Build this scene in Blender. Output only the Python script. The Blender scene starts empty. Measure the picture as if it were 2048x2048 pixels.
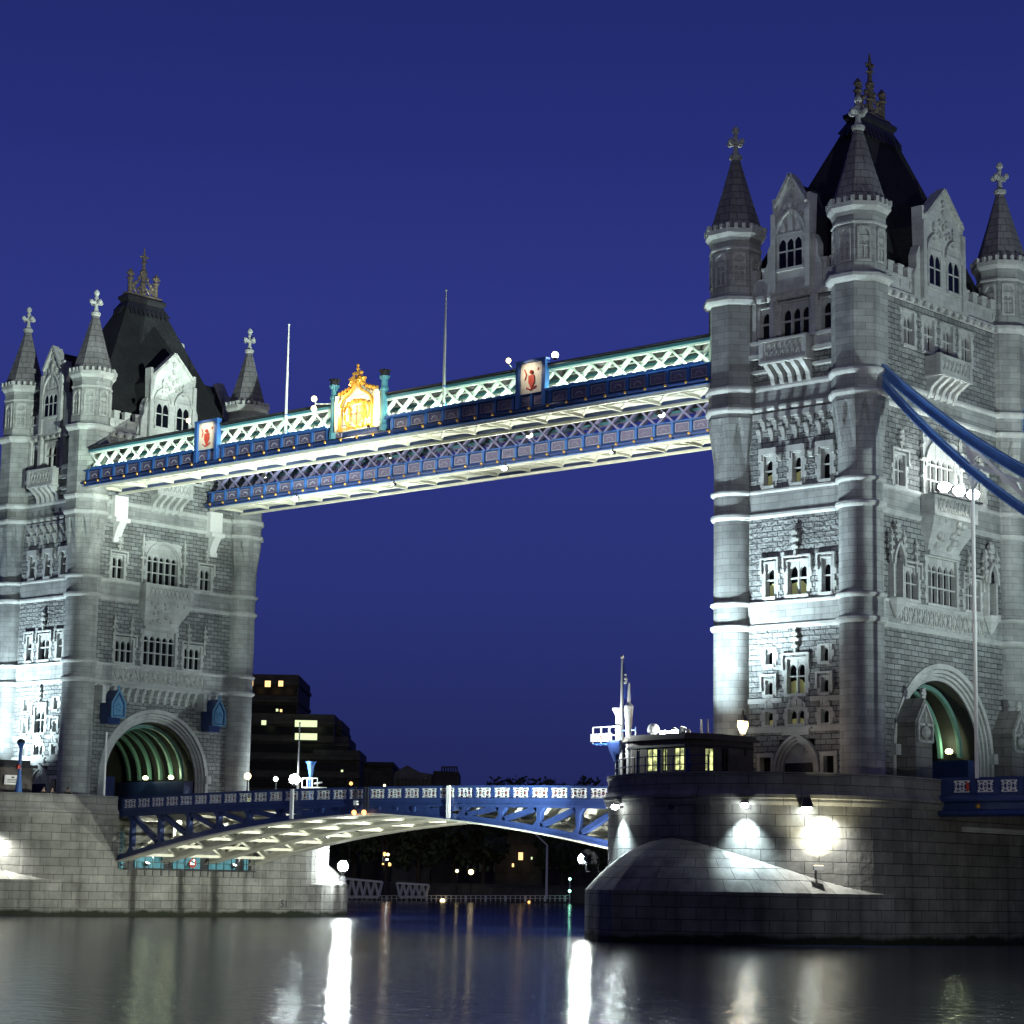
import bpy, bmesh, math, random
from math import sin, cos, pi, radians, sqrt, atan2
from mathutils import Matrix, Vector
random.seed(7)
S = bpy.context.scene
COL = S.collection
# ------------------------------------------------------------------ camera
CAM = Vector((128.82, -134.42, 3.08))
YAW, PIT, ROL, FPX = .7357, .1618, .0175, 4592.5
_fw = Vector((-sin(YAW), cos(YAW), 0)); _rt = Vector((cos(YAW), sin(YAW), 0)); _up = Vector((0, 0, 1))
_f = _fw*cos(PIT) + _up*sin(PIT); _u = _up*cos(PIT) - _fw*sin(PIT)
_r3 = _rt*cos(ROL) + _u*sin(ROL); _u3 = _u*cos(ROL) - _rt*sin(ROL)
cd = bpy.data.cameras.new('camera'); cam = bpy.data.objects.new('camera', cd); COL.objects.link(cam)
cd.sensor_width = 36; cd.lens = FPX/2048*36; cd.clip_start = .5; cd.clip_end = 9000; cd.shift_x = -1.6/2048
m3 = Matrix((_r3, _u3, -_f)).transposed()
cam.matrix_world = Matrix.Translation(CAM) @ m3.to_4x4()
S.camera = cam
def ray(u, v): return _f + _r3*((u-1025.6)/FPX) - _u3*((v-1024)/FPX)
def at(u, v, D): return CAM + ray(u, v)*D          # a far point D metres ahead
# ------------------------------------------------------------------ sky (clear dusk, no sun)
W = bpy.data.worlds.new('World'); S.world = W; W.use_nodes = True
nt = W.node_tree; nt.nodes.clear()
wo = nt.nodes.new('ShaderNodeOutputWorld'); bg = nt.nodes.new('ShaderNodeBackground')
tc = nt.nodes.new('ShaderNodeTexCoord'); sx = nt.nodes.new('ShaderNodeSeparateXYZ'); rp = nt.nodes.new('ShaderNodeValToRGB')
nt.links.new(tc.outputs['Generated'], sx.inputs[0]); nt.links.new(sx.outputs['Z'], rp.inputs[0])
dt = nt.nodes.new('ShaderNodeVectorMath'); dt.operation = 'DOT_PRODUCT'; dt.inputs[1].default_value = (sin(YAW), -cos(YAW), 0)   # dusk and city glow added to the opposite sky as soft fill
nt.links.new(tc.outputs['Generated'], dt.inputs[0]); mr = nt.nodes.new('ShaderNodeMapRange'); mr.interpolation_type = 'SMOOTHSTEP'
mr.inputs[1].default_value = .15; mr.inputs[2].default_value = .9; nt.links.new(dt.outputs['Value'], mr.inputs[0])
mxw = nt.nodes.new('ShaderNodeMix'); mxw.data_type = 'RGBA'; mxw.inputs['B'].default_value = (.075, .072, .094, 1)
nt.links.new(mr.outputs[0], mxw.inputs['Factor']); nt.links.new(rp.outputs[0], mxw.inputs['A'])
nt.links.new(mxw.outputs['Result'], bg.inputs[0]); nt.links.new(bg.outputs[0], wo.inputs[0])
e = rp.color_ramp.elements
e[0].position = 0.0; e[0].color = (.0150, .0195, .088, 1)
e[1].position = .45; e[1].color = (.0125, .0165, .125, 1)
for p, c in ((.05, (.0168, .0225, .108, 1)), (.13, (.0232, .0330, .178, 1)), (.24, (.0265, .0370, .220, 1)), (.32, (.0190, .0280, .178, 1))):
    q = e.new(p); q.color = c
bg.inputs[1].default_value = .85
S.view_settings.view_transform = 'Standard'; S.view_settings.look = 'None'; S.view_settings.exposure = .24; S.view_settings.gamma = 1
S.render.engine = 'CYCLES'
S.cycles.use_denoising = True
S.cycles.max_bounces = 5; S.cycles.diffuse_bounces = 3; S.cycles.glossy_bounces = 3
S.cycles.sample_clamp_indirect = 4; S.cycles.caustics_reflective = False; S.cycles.caustics_refractive = False

# ------------------------------------------------------------------ materials
def newmat(name):
    m = bpy.data.materials.new(name); m.use_nodes = True
    return m, m.node_tree, m.node_tree.nodes['Principled BSDF']
def plain(name, col, rough=.5, metal=0., var=.12, vs=1.5, bump=0.):
    m, t, b = newmat(name); N = t.nodes; L = t.links
    b.inputs['Roughness'].default_value = rough; b.inputs['Metallic'].default_value = metal
    tc = N.new('ShaderNodeTexCoord'); nz = N.new('ShaderNodeTexNoise'); nz.inputs['Scale'].default_value = vs; nz.inputs['Detail'].default_value = 6
    L.new(tc.outputs['Object'], nz.inputs['Vector'])
    mx = N.new('ShaderNodeMix'); mx.data_type = 'RGBA'
    mx.inputs['A'].default_value = [c*(1-var) for c in col]+[1]; mx.inputs['B'].default_value = [min(1, c*(1+var)) for c in col]+[1]
    rm = N.new('ShaderNodeMapRange'); rm.inputs[1].default_value = .3; rm.inputs[2].default_value = .7
    L.new(nz.outputs[0], rm.inputs[0]); L.new(rm.outputs[0], mx.inputs['Factor']); L.new(mx.outputs['Result'], b.inputs['Base Color'])
    if bump:
        bp = N.new('ShaderNodeBump'); bp.inputs['Strength'].default_value = bump; bp.inputs['Distance'].default_value = .05
        L.new(nz.outputs[0], bp.inputs['Height']); L.new(bp.outputs[0], b.inputs['Normal'])
    return m
def emit(name, col, st):
    m, t, b = newmat(name); b.inputs['Base Color'].default_value = (*[min(1, c) for c in col], 1)
    b.inputs['Emission Color'].default_value = (*col, 1); b.inputs['Emission Strength'].default_value = st
    return m
def stone(name, c1, c2, mort, bw, bh, ms, bump, nb=.5, ns=2.2, tide=False, drips=(), dist=.06, blot=.35, streak=.0):
    m, t, b = newmat(name); N = t.nodes; L = t.links
    b.inputs['Roughness'].default_value = .85; b.inputs['Specular IOR Level'].default_value = .3
    uv = N.new('ShaderNodeUVMap'); uv.uv_map = 'UVMap'
    br = N.new('ShaderNodeTexBrick'); br.inputs['Scale'].default_value = 1
    br.inputs['Color1'].default_value = (*c1, 1); br.inputs['Color2'].default_value = (*c2, 1); br.inputs['Mortar'].default_value = (*mort, 1)
    br.inputs['Mortar Size'].default_value = ms; br.inputs['Mortar Smooth'].default_value = .3
    br.inputs['Brick Width'].default_value = bw; br.inputs['Row Height'].default_value = bh; br.inputs['Bias'].default_value = -.1
    wn = N.new('ShaderNodeTexNoise'); wn.inputs['Scale'].default_value = .8
    tc = N.new('ShaderNodeTexCoord'); L.new(tc.outputs['Object'], wn.inputs['Vector'])
    va = N.new('ShaderNodeVectorMath'); va.operation = 'MULTIPLY_ADD'; va.inputs[1].default_value = (.09, .07, 0)
    L.new(wn.outputs['Color'], va.inputs[0]); L.new(uv.outputs[0], va.inputs[2]); L.new(va.outputs[0], br.inputs['Vector'])
    # weathering blotches
    n2 = N.new('ShaderNodeTexNoise'); n2.inputs['Scale'].default_value = .45; n2.inputs['Detail'].default_value = 8; n2.inputs['Roughness'].default_value = .62
    L.new(tc.outputs['Object'], n2.inputs['Vector'])
    r2 = N.new('ShaderNodeMapRange'); r2.inputs[1].default_value = .35; r2.inputs[2].default_value = .7; r2.inputs[3].default_value = 1-blot; r2.inputs[4].default_value = 1.08
    L.new(n2.outputs[0], r2.inputs[0])
    mu = N.new('ShaderNodeVectorMath'); mu.operation = 'SCALE'; L.new(br.outputs['Color'], mu.inputs[0]); L.new(r2.outputs[0], mu.inputs['Scale'])
    out = mu.outputs[0]
    if streak:
        mp = N.new('ShaderNodeMapping'); mp.inputs['Scale'].default_value = (1.1, 1.1, .05); L.new(tc.outputs['Object'], mp.inputs[0])
        n3 = N.new('ShaderNodeTexNoise'); n3.inputs['Scale'].default_value = .9; n3.inputs['Detail'].default_value = 5; L.new(mp.outputs[0], n3.inputs['Vector'])
        r3 = N.new('ShaderNodeMapRange'); r3.inputs[1].default_value = .5; r3.inputs[2].default_value = .72; r3.inputs[3].default_value = 1; r3.inputs[4].default_value = 1-streak
        L.new(n3.outputs[0], r3.inputs[0])
        m2 = N.new('ShaderNodeVectorMath'); m2.operation = 'SCALE'; L.new(out, m2.inputs[0]); L.new(r3.outputs[0], m2.inputs['Scale']); out = m2.outputs[0]
    for c_, hw in drips:                             # dark run-off stains below the machinery openings
        s1 = N.new('ShaderNodeSeparateXYZ'); L.new(tc.outputs['Object'], s1.inputs[0])
        a1 = N.new('ShaderNodeMath'); a1.operation = 'SUBTRACT'; a1.inputs[1].default_value = c_; L.new(s1.outputs['Y'], a1.inputs[0])
        a0 = N.new('ShaderNodeMath'); a0.operation = 'MULTIPLY_ADD'; a0.inputs[1].default_value = .8; L.new(n2.outputs[0], a0.inputs[0]); L.new(a1.outputs[0], a0.inputs[2])
        a2 = N.new('ShaderNodeMath'); a2.operation = 'ABSOLUTE'; L.new(a0.outputs[0], a2.inputs[0])
        a3 = N.new('ShaderNodeMapRange'); a3.inputs[1].default_value = hw*.4; a3.inputs[2].default_value = hw*1.3; a3.inputs[3].default_value = .22; a3.inputs[4].default_value = 1; L.new(a2.outputs[0], a3.inputs[0])
        m6 = N.new('ShaderNodeVectorMath'); m6.operation = 'SCALE'; L.new(out, m6.inputs[0]); L.new(a3.outputs[0], m6.inputs['Scale']); out = m6.outputs[0]
    if tide:
        sp = N.new('ShaderNodeSeparateXYZ'); L.new(tc.outputs['Object'], sp.inputs[0])
        ad = N.new('ShaderNodeMath'); ad.operation = 'MULTIPLY_ADD'; ad.inputs[1].default_value = 1.1; L.new(n2.outputs[0], ad.inputs[0])
        sb = N.new('ShaderNodeMath'); sb.operation = 'SUBTRACT'; L.new(sp.outputs['Z'], sb.inputs[0]); L.new(ad.outputs[0], sb.inputs[1]); ad.inputs[2].default_value = -.35
        rr = N.new('ShaderNodeMapRange'); rr.inputs[1].default_value = .15; rr.inputs[2].default_value = .45; L.new(sb.outputs[0], rr.inputs[0])
        mx = N.new('ShaderNodeMix'); mx.data_type = 'RGBA'; L.new(rr.outputs[0], mx.inputs['Factor']); mx.inputs['A'].default_value = (.012, .016, .008, 1); L.new(out, mx.inputs['B']); out = mx.outputs['Result']
    L.new(out, b.inputs['Base Color'])
    n4 = N.new('ShaderNodeTexNoise'); n4.inputs['Scale'].default_value = ns; n4.inputs['Detail'].default_value = 6; L.new(tc.outputs['Object'], n4.inputs['Vector'])
    mm = N.new('ShaderNodeMath'); mm.operation = 'MULTIPLY_ADD'; mm.inputs[1].default_value = -1.; L.new(br.outputs['Fac'], mm.inputs[0])
    m5 = N.new('ShaderNodeMath'); m5.operation = 'MULTIPLY'; m5.inputs[1].default_value = nb; L.new(n4.outputs[0], m5.inputs[0]); L.new(m5.outputs[0], mm.inputs[2])
    bp = N.new('ShaderNodeBump'); bp.inputs['Strength'].default_value = bump; bp.inputs['Distance'].default_value = dist
    L.new(mm.outputs[0], bp.inputs['Height']); L.new(bp.outputs[0], b.inputs['Normal'])
    return m
M = {}
M['ashlar'] = stone('smooth turret stone', (.43, .45, .44), (.32, .335, .33), (.19, .19, .18), 1.15, .46, .015, .4, .5, 3, blot=.32, streak=.38)
M['rubble'] = stone('rock faced granite', (.38, .40, .395), (.22, .23, .23), (.07, .07, .07), .85, .36, .026, 1.0, 1.6, 4.5, dist=.14, blot=.3, streak=.2)
M['dressed'] = stone('white dressed stone', (.60, .62, .60), (.50, .515, .50), (.34, .33, .30), .9, .42, .008, .3, .4, 6, blot=.25, streak=.2)
M['carved'] = plain('carved pale stone', (.43, .44, .42), .85, 0, .28, 3.2, .9)
M['granite'] = stone('pier granite blocks', (.26, .26, .24), (.19, .19, .18), (.05, .05, .05), 1.75, .70, .022, .7, .7, 2.6, tide=True, dist=.07, blot=.45, streak=.45)
M['granite_stained'] = stone('pier granite with run-off stains', (.26, .26, .24), (.19, .19, .18), (.05, .05, .05), 1.75, .70, .022, .7, .7, 2.6, tide=True, dist=.07, blot=.45, streak=.45, drips=((-6.2, .45), (-.9, .35), (3.0, .5)))
M['coping'] = stone('pier coping stone', (.30, .30, .28), (.24, .24, .225), (.06, .06, .06), 2.1, .66, .02, .5, .6, 2.6, dist=.05, blot=.4, streak=.3)
M['spire'] = stone('stone spire slabs', (.27, .265, .27), (.22, .215, .22), (.10, .10, .11), .8, .55, .03, .7, .5, 4, blot=.35)
M['slate'] = stone('dark slate', (.030, .032, .036), (.022, .024, .027), (.010, .010, .012), .35, .25, .02, .5, .4, 5, dist=.03)
M['lead'] = plain('dark lead', (.02, .02, .024), .5)
M['oldgold'] = plain('tarnished gilt', (.13, .105, .085), .55, .2, .4, 6, .4)
M['gold'] = plain('gilt', (.80, .42, .08), .35, .5, .3, 6)
M['glass'] = plain('dark glass', (.005, .006, .008), .22); M['glass'].node_tree.nodes['Principled BSDF'].inputs['Specular IOR Level'].default_value = .25
M['blue'] = plain('dark blue paint', (.027, .050, .160), .35, 0, .15, 2)
M['midblue'] = plain('mid blue paint', (.045, .14, .42), .35, 0, .12, 2)
M['teal'] = plain('turquoise paint', (.075, .23, .30), .4, 0, .15, 2)
M['rib'] = plain('green painted iron', (.13, .27, .23), .45, 0, .1, 2)
M['white'] = plain('white paint', (.78, .78, .76), .45, 0, .06, 3)
M['cream'] = plain('cream paint', (.72, .70, .58), .5, 0, .10, 1.2)
M['boxblue'] = plain('faded sky blue paint', (.13, .31, .50), .45, 0, .12, 3)
M['chainblue'] = plain('bright blue chain paint', (.06, .14, .38), .4, 0, .15, 2)
M['paleblue'] = plain('pale blue trim paint', (.18, .34, .64), .4, 0, .12, 3)
M['unlit_tint'] = plain('pale paint tinted to look unlit', (.21, .20, .34), .5, 0, .15, 2)  # pale lattice paint with shade put into its colour for the far walkway
M['greytrim'] = plain('grey painted trim', (.30, .30, .36), .5)
M['panel'] = plain('muted purple panel', (.13, .11, .20), .5, 0, .1, 2)
M['darkiron'] = plain('dark iron', (.015, .016, .02), .5)
M['asphalt'] = plain('asphalt', (.05, .05, .052), .9, 0, .2, 4, .2)
M['roofing'] = plain('dark roofing felt', (.03, .03, .035), .7)
M['tunnel'] = plain('arch lining darkened for shade', (.014, .014, .014), .8, 0, .3, 1)  # interior shade of the road arches put into the lining colour
M['cabinwall'] = plain('dark cabin cladding', (.10, .085, .075), .7, 0, .2, 2)
M['red'] = plain('red paint', (.55, .06, .03), .5)
M['concrete'] = stone('dark concrete', (.10, .098, .095), (.085, .083, .08), (.05, .05, .05), 4., 3., .05, .3, .5, 1., blot=.4)
M['foliage'] = plain('dark leaves', (.045, .06, .03), .8, 0, .4, .8)
M['bark'] = plain('bark', (.06, .045, .035), .9)
M['cloth'] = plain('dark coat cloth', (.03, .03, .035), .8)
M['skin'] = plain('skin', (.45, .28, .2), .6)
M['flag'] = plain('blue flag cloth', (.03, .07, .38), .7)
M['lampwhite'] = emit('lit lamp cool', (.92, 1., .97), 60)
M['lampwarm'] = emit('lit lamp warm', (1., .78, .40), 3.6)
M['lampsoft'] = emit('lit lamp pale', (.95, 1., .93), 9)
M['lampbeam'] = emit('beaming lamp', (.95, 1., .98), 1500)
M['lampstar'] = emit('blazing lamp', (.95, 1., .98), 420)
M['lampgreen'] = emit('lit lamp yellow green', (.95, 1., .5), 8)
M['lamporange'] = emit('lit lamp orange', (1., .45, .14), 2.4)
M['crossred'] = plain('dull red paint', (.30, .09, .09), .6)
M['winlit'] = emit('lit window warm', (1., .62, .25), 1.5)
M['winlitg'] = emit('lit window greenish', (.85, 1., .55), .9)
M['paneglow'] = emit('dim lit room behind glass', (.75, .75, .30), .055)
M['cabinlit'] = emit('lit cabin window', (.92, 1., .40), .95)
_t = M['cabinlit'].node_tree; _n = _t.nodes.new('ShaderNodeTexNoise'); _n.inputs['Scale'].default_value = 2.3; _c = _t.nodes.new('ShaderNodeTexCoord'); _t.links.new(_c.outputs['Object'], _n.inputs['Vector'])
_m = _t.nodes.new('ShaderNodeMapRange'); _m.inputs[1].default_value = .42; _m.inputs[2].default_value = .6; _m.inputs[3].default_value = .22; _m.inputs[4].default_value = 1.15; _t.links.new(_n.outputs[0], _m.inputs[0]); _t.links.new(_m.outputs[0], _t.nodes['Principled BSDF'].inputs['Emission Strength'])

# ------------------------------------------------------------------ mesh building
class MB:
    def __init__(s, F=None):
        s.v = []; s.f = []; s.uv = []; s.F = F or (lambda x, y, z: (x, y, z))
    def add(s, pts, faces, uvs=None):
        o = len(s.v); s.v += [s.F(*p) for p in pts]
        for k, f in enumerate(faces):
            s.f.append([o+i for i in f]); s.uv.append(uvs[k] if uvs else None)
        return s
    def box(s, x0, x1, y0, y1, z0, z1):
        p = [(x, y, z) for x in (x0, x1) for y in (y0, y1) for z in (z0, z1)]
        return s.add(p, [(0, 1, 3, 2), (4, 6, 7, 5), (0, 4, 5, 1), (2, 3, 7, 6), (0, 2, 6, 4), (1, 5, 7, 3)])
    def poly(s, pts, d0, d1):                       # polygon in (u, z) extruded along d
        n = len(pts); p = [(u, d0, z) for u, z in pts] + [(u, d1, z) for u, z in pts]
        return s.add(p, [list(range(n)), list(range(2*n-1, n-1, -1))] + [(i, (i+1) % n, n+(i+1) % n, n+i) for i in range(n)])
    def prism(s, pts, z0, z1):                      # plan polygon extruded upward
        n = len(pts); p = [(x, y, z0) for x, y in pts] + [(x, y, z1) for x, y in pts]
        return s.add(p, [list(range(n)), list(range(2*n-1, n-1, -1))] + [(i, (i+1) % n, n+(i+1) % n, n+i) for i in range(n)])
    def loft(s, rings, caps=True, close=True):
        n = len(rings[0]); p = [q for r in rings for q in r]; fs = []
        for k in range(len(rings)-1):
            for i in range(n if close else n-1):
                j = (i+1) % n; fs.append((k*n+i, k*n+j, (k+1)*n+j, (k+1)*n+i))
        if caps: fs += [list(range(n)), [(len(rings)-1)*n+i for i in range(n)]]
        return s.add(p, fs)
    def lathe(s, cx, cy, prof, n=16, rot=0.):
        rings = [[(cx+r*cos(rot+2*pi*i/n), cy+r*sin(rot+2*pi*i/n), z) for i in range(n)] for r, z in prof]
        p = [q for r in rings for q in r]; fs = []; us = []
        for k in range(len(prof)-1):
            for i in range(n):
                j = (i+1) % n; fs.append((k*n+i, k*n+j, (k+1)*n+j, (k+1)*n+i))
                r = max(prof[k][0], prof[k+1][0]); a0 = 2*pi*i/n*r; a1 = 2*pi*(i+1)/n*r
                us.append([(a0, prof[k][1]), (a1, prof[k][1]), (a1, prof[k+1][1]), (a0, prof[k+1][1])])
        fs += [list(range(n)), [(len(prof)-1)*n+i for i in range(n)]]; us += [None, None]
        return s.add(p, fs, us)
    def bar(s, p, q, w, h=None, up=(0, 0, 1)):
        h = h or w; p = Vector(p); q = Vector(q); d = (q-p).normalized(); up = Vector(up)
        if abs(d.dot(up)) > .99: up = Vector((1, 0, 0))
        a = d.cross(up).normalized()*(w/2); b = a.cross(d).normalized()*(h/2)
        r0 = [tuple(p+x) for x in (a+b, b-a, -a-b, a-b)]; r1 = [tuple(q+x) for x in (a+b, b-a, -a-b, a-b)]
        return s.loft([r0, r1])
    def tube(s, pts, r, n=6):
        pts = [Vector(p) for p in pts]; rings = []
        for i, p in enumerate(pts):
            d = (pts[min(i+1, len(pts)-1)]-pts[max(i-1, 0)]).normalized()
            up = Vector((0, 0, 1)) if abs(d.z) < .9 else Vector((1, 0, 0))
            a = d.cross(up).normalized(); b = a.cross(d); rr = r[i] if isinstance(r, (list, tuple)) else r
            rings.append([tuple(p+a*(rr*cos(2*pi*k/n))+b*(rr*sin(2*pi*k/n))) for k in range(n)])
        return s.loft(rings)
    def ball(s, c, r, n=10, m=6, sz=1.):
        prof = [(max(.001, r*sin(pi*k/m)), c[2]-r*sz*cos(pi*k/m)) for k in range(m+1)]
        return s.lathe(c[0], c[1], prof, n)
    def mesh(s, name, mat, smooth=False):
        me = bpy.data.meshes.new(name); me.from_pydata(s.v, [], s.f)
        ul = me.uv_layers.new(name='UVMap')
        bm = bmesh.new(); bm.from_mesh(me); bm.faces.ensure_lookup_table(); L = bm.loops.layers.uv.active
        for f, u in zip(bm.faces, s.uv):
            if u:
                for l, q in zip(f.loops, u): l[L].uv = q
            else:
                n = f.normal
                if abs(n.z) > .75:
                    for l in f.loops: l[L].uv = (l.vert.co.x, l.vert.co.y)
                else:
                    h = Vector((-n.y, n.x)); h.normalize()
                    if (h.x if abs(h.x) > abs(h.y) else h.y) < 0: h = -h
                    for l in f.loops: l[L].uv = (l.vert.co.x*h.x+l.vert.co.y*h.y, l.vert.co.z)
        bmesh.ops.recalc_face_normals(bm, faces=bm.faces)
        if smooth:
            for f in bm.faces: f.smooth = True
        bm.to_mesh(me); bm.free()
        if smooth:
            try: me.set_sharp_from_angle(angle=radians(35))
            except Exception: pass
        me.materials.append(M[mat] if isinstance(mat, str) else mat)
        return me
    def build(s, name, mat, parent=None, smooth=False, label=None):
        o = bpy.data.objects.new(name, s.mesh(name, mat, smooth)); COL.objects.link(o)
        if parent: o.parent = parent
        if label: o['label'] = label
        return o
def thing(name, label, cat, loc=(0, 0, 0), rz=0, group=None):
    o = bpy.data.objects.new(name, None); COL.objects.link(o); o.location = loc; o.rotation_euler = (0, 0, rz); o.empty_display_size = .3
    o['label'] = label; o['category'] = cat
    if group: o['group'] = group
    return o
def tag(o, label, cat, group=None):
    o['label'] = label; o['category'] = cat
    if group: o['group'] = group
    return o
def struct(o): o['kind'] = 'structure'; return o
def clone(o, parent, off):                          # one repeat of a part, sharing its mesh
    c = o.copy(); COL.objects.link(c); c.parent = parent; c.location = Vector(o.location)+Vector(off)
    for ch in o.children:
        g = ch.copy(); COL.objects.link(g); g.parent = c
    return c
def lamp(kind, name, parent, loc, power, col, target=None, ang=60, blend=.4, rad=.15, sx=1., sy=.1):
    d = bpy.data.lights.new(name, kind); d.energy = power; d.color = col
    o = bpy.data.objects.new(name, d); COL.objects.link(o)
    if kind == 'AREA': d.shape = 'RECTANGLE'; d.size = sx; d.size_y = sy
    else: d.shadow_soft_size = rad
    if kind == 'SPOT': d.spot_size = radians(ang); d.spot_blend = blend
    o.location = loc
    if target is not None: o.rotation_euler = (Vector(target)-Vector(loc)).to_track_quat('-Z', 'Y').to_euler()
    if parent: o.parent = parent
    return o
COOL = (.74, .93, 1.); GREEN = (.68, 1., .72); WARM = (1., .80, .50); NEUT = (.93, 1., .93)
def flood(label, loc, target, power, col=COOL, ang=70, blend=.5, mat='lampsoft', group='floodlights on the bridge', size=.5, off=.45):
    """a floodlight: housing, yoke, lens, with its own spot lamp just before the glass"""
    t = thing('floodlight', label, 'floodlight', loc, 0, group)
    d = (Vector(target)-Vector(loc)).normalized(); q = d.to_track_quat('-Y', 'Z').to_matrix(); s_ = size
    F = lambda x, y, z: tuple(q @ Vector((x, y, z)))
    h = MB(F); n = 10
    rs = [[(r*cos(2*pi*i/n), y, r*.8*sin(2*pi*i/n)) for i in range(n)] for r, y in ((s_*.28, s_*.42), (s_*.42, s_*.25), (s_*.55, -s_*.18), (s_*.62, -s_*.24), (s_*.62, -s_*.30))]
    h.loft(rs).build('housing', 'darkiron', t)
    MB(F).loft([[(r*cos(2*pi*i/n), y, r*.8*sin(2*pi*i/n)) for i in range(n)] for r, y in ((s_*.54, -s_*.28), (s_*.54, -s_*.34), (s_*.3, -s_*.38))]).build('lens', mat, t)
    y = MB(); y.bar((-.36*s_*1.6, 0, 0), (-.36*s_*1.6, 0, -s_*.9), .05); y.bar((.36*s_*1.6, 0, 0), (.36*s_*1.6, 0, -s_*.9), .05); y.box(-.62*s_, .62*s_, -.06, .06, -s_*.95, -s_*.87)
    y.build('yoke', 'darkiron', t)
    if loc[1] < -30: MB().lathe(0, 0, [(.32, -loc[2]-3), (.30, -1.2), (.16, -.9), (.12, -s_*.9)], 10).build('added_pile', 'darkiron', t)  # support added under the lamps that stand over open water
    if loc[0] > 80 and loc[1] > -30: MB().lathe(0, 0, [(.14, 8.9-loc[2]), (.10, -s_*.9)], 8).build('post', 'darkiron', t)
    lamp('SPOT', 'lamp', t, tuple(d*off), power, col, tuple(d*9), ang, blend, .2)
    return t
# ------------------------------------------------------------------ water
w, t, b = newmat('river water'); N = t.nodes; L = t.links
b.inputs['Base Color'].default_value = (.006, .011, .030, 1); b.inputs['Roughness'].default_value = .17; b.inputs['IOR'].default_value = 1.2
tcn = N.new('ShaderNodeTexCoord'); mp = N.new('ShaderNodeMapping'); mp.inputs['Rotation'].default_value = (0, 0, -YAW); mp.inputs['Scale'].default_value = (.35, .8, 1)
L.new(tcn.outputs['Object'], mp.inputs[0])
n1 = N.new('ShaderNodeTexNoise'); n1.inputs['Scale'].default_value = 1.9; n1.inputs['Detail'].default_value = 4; n1.inputs['Roughness'].default_value = .6; L.new(mp.outputs[0], n1.inputs['Vector'])
bp = N.new('ShaderNodeBump'); bp.inputs['Strength'].default_value = .9; bp.inputs['Distance'].default_value = .07; L.new(n1.outputs[0], bp.inputs['Height']); L.new(bp.outputs[0], b.inputs['Normal'])
n2 = N.new('ShaderNodeTexNoise'); n2.inputs['Scale'].default_value = .02; n2.inputs['Detail'].default_value = 3; L.new(tcn.outputs['Object'], n2.inputs['Vector'])
rr = N.new('ShaderNodeMapRange'); rr.inputs[1].default_value = .35; rr.inputs[2].default_value = .65; rr.inputs[3].default_value = .09; rr.inputs[4].default_value = .14; L.new(n2.outputs[0], rr.inputs[0]); L.new(rr.outputs[0], b.inputs['Roughness'])
struct(MB().add([(-2500, -2500, 0), (2500, -2500, 0), (2500, 2500, 0), (-2500, 2500, 0)], [(0, 1, 2, 3)]).build('river_water', w))
struct(MB().add([(-3500, -3500, -3), (3500, -3500, -3), (3500, 3500, -3), (-3500, 3500, -3)], [(0, 1, 2, 3)]).build('river_bed', 'asphalt'))
# ------------------------------------------------------------------ towers
AX, AY = 5.1, 9.28                                   # turret axes, half distances along and across the bridge
PY, PX = 9.6, 5.45                                   # wall planes
def arc(cx, cz, r, a0, a1, n): return [(cx+r*cos(a0+(a1-a0)*i/n), cz+r*sin(a0+(a1-a0)*i/n)) for i in range(n+1)]
def pointed(u0, u1, zs, rise, n=5):
    """left half (springing to apex) of a pointed arch"""
    h = (u1-u0)/2; R = (h*h+rise*rise)/(2*h); a1 = math.acos(max(-1, min(1, (R-h)/R)))
    return [(u0+R-R*cos(a1*i/n), zs+R*sin(a1*i/n)) for i in range(n+1)]
def head(mb, u0, u1, zs, zt, d0, d1, rise=None, n=5):
    """stone filling of a rectangular light above a pointed arch"""
    rise = rise or min(zt-zs-.02, (u1-u0)*.75)
    lf = pointed(u0, u1, zs, rise, n); c = (u0+u1)/2
    mb.poly([(u0, zs), (u0, zt), (c, zt)]+lf[::-1][:-1], d0, d1)
    mb.poly([(u1, zs), (u1, zt), (c, zt)]+[(2*c-a, z) for a, z in lf[::-1][:-1]], d0, d1)
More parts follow.
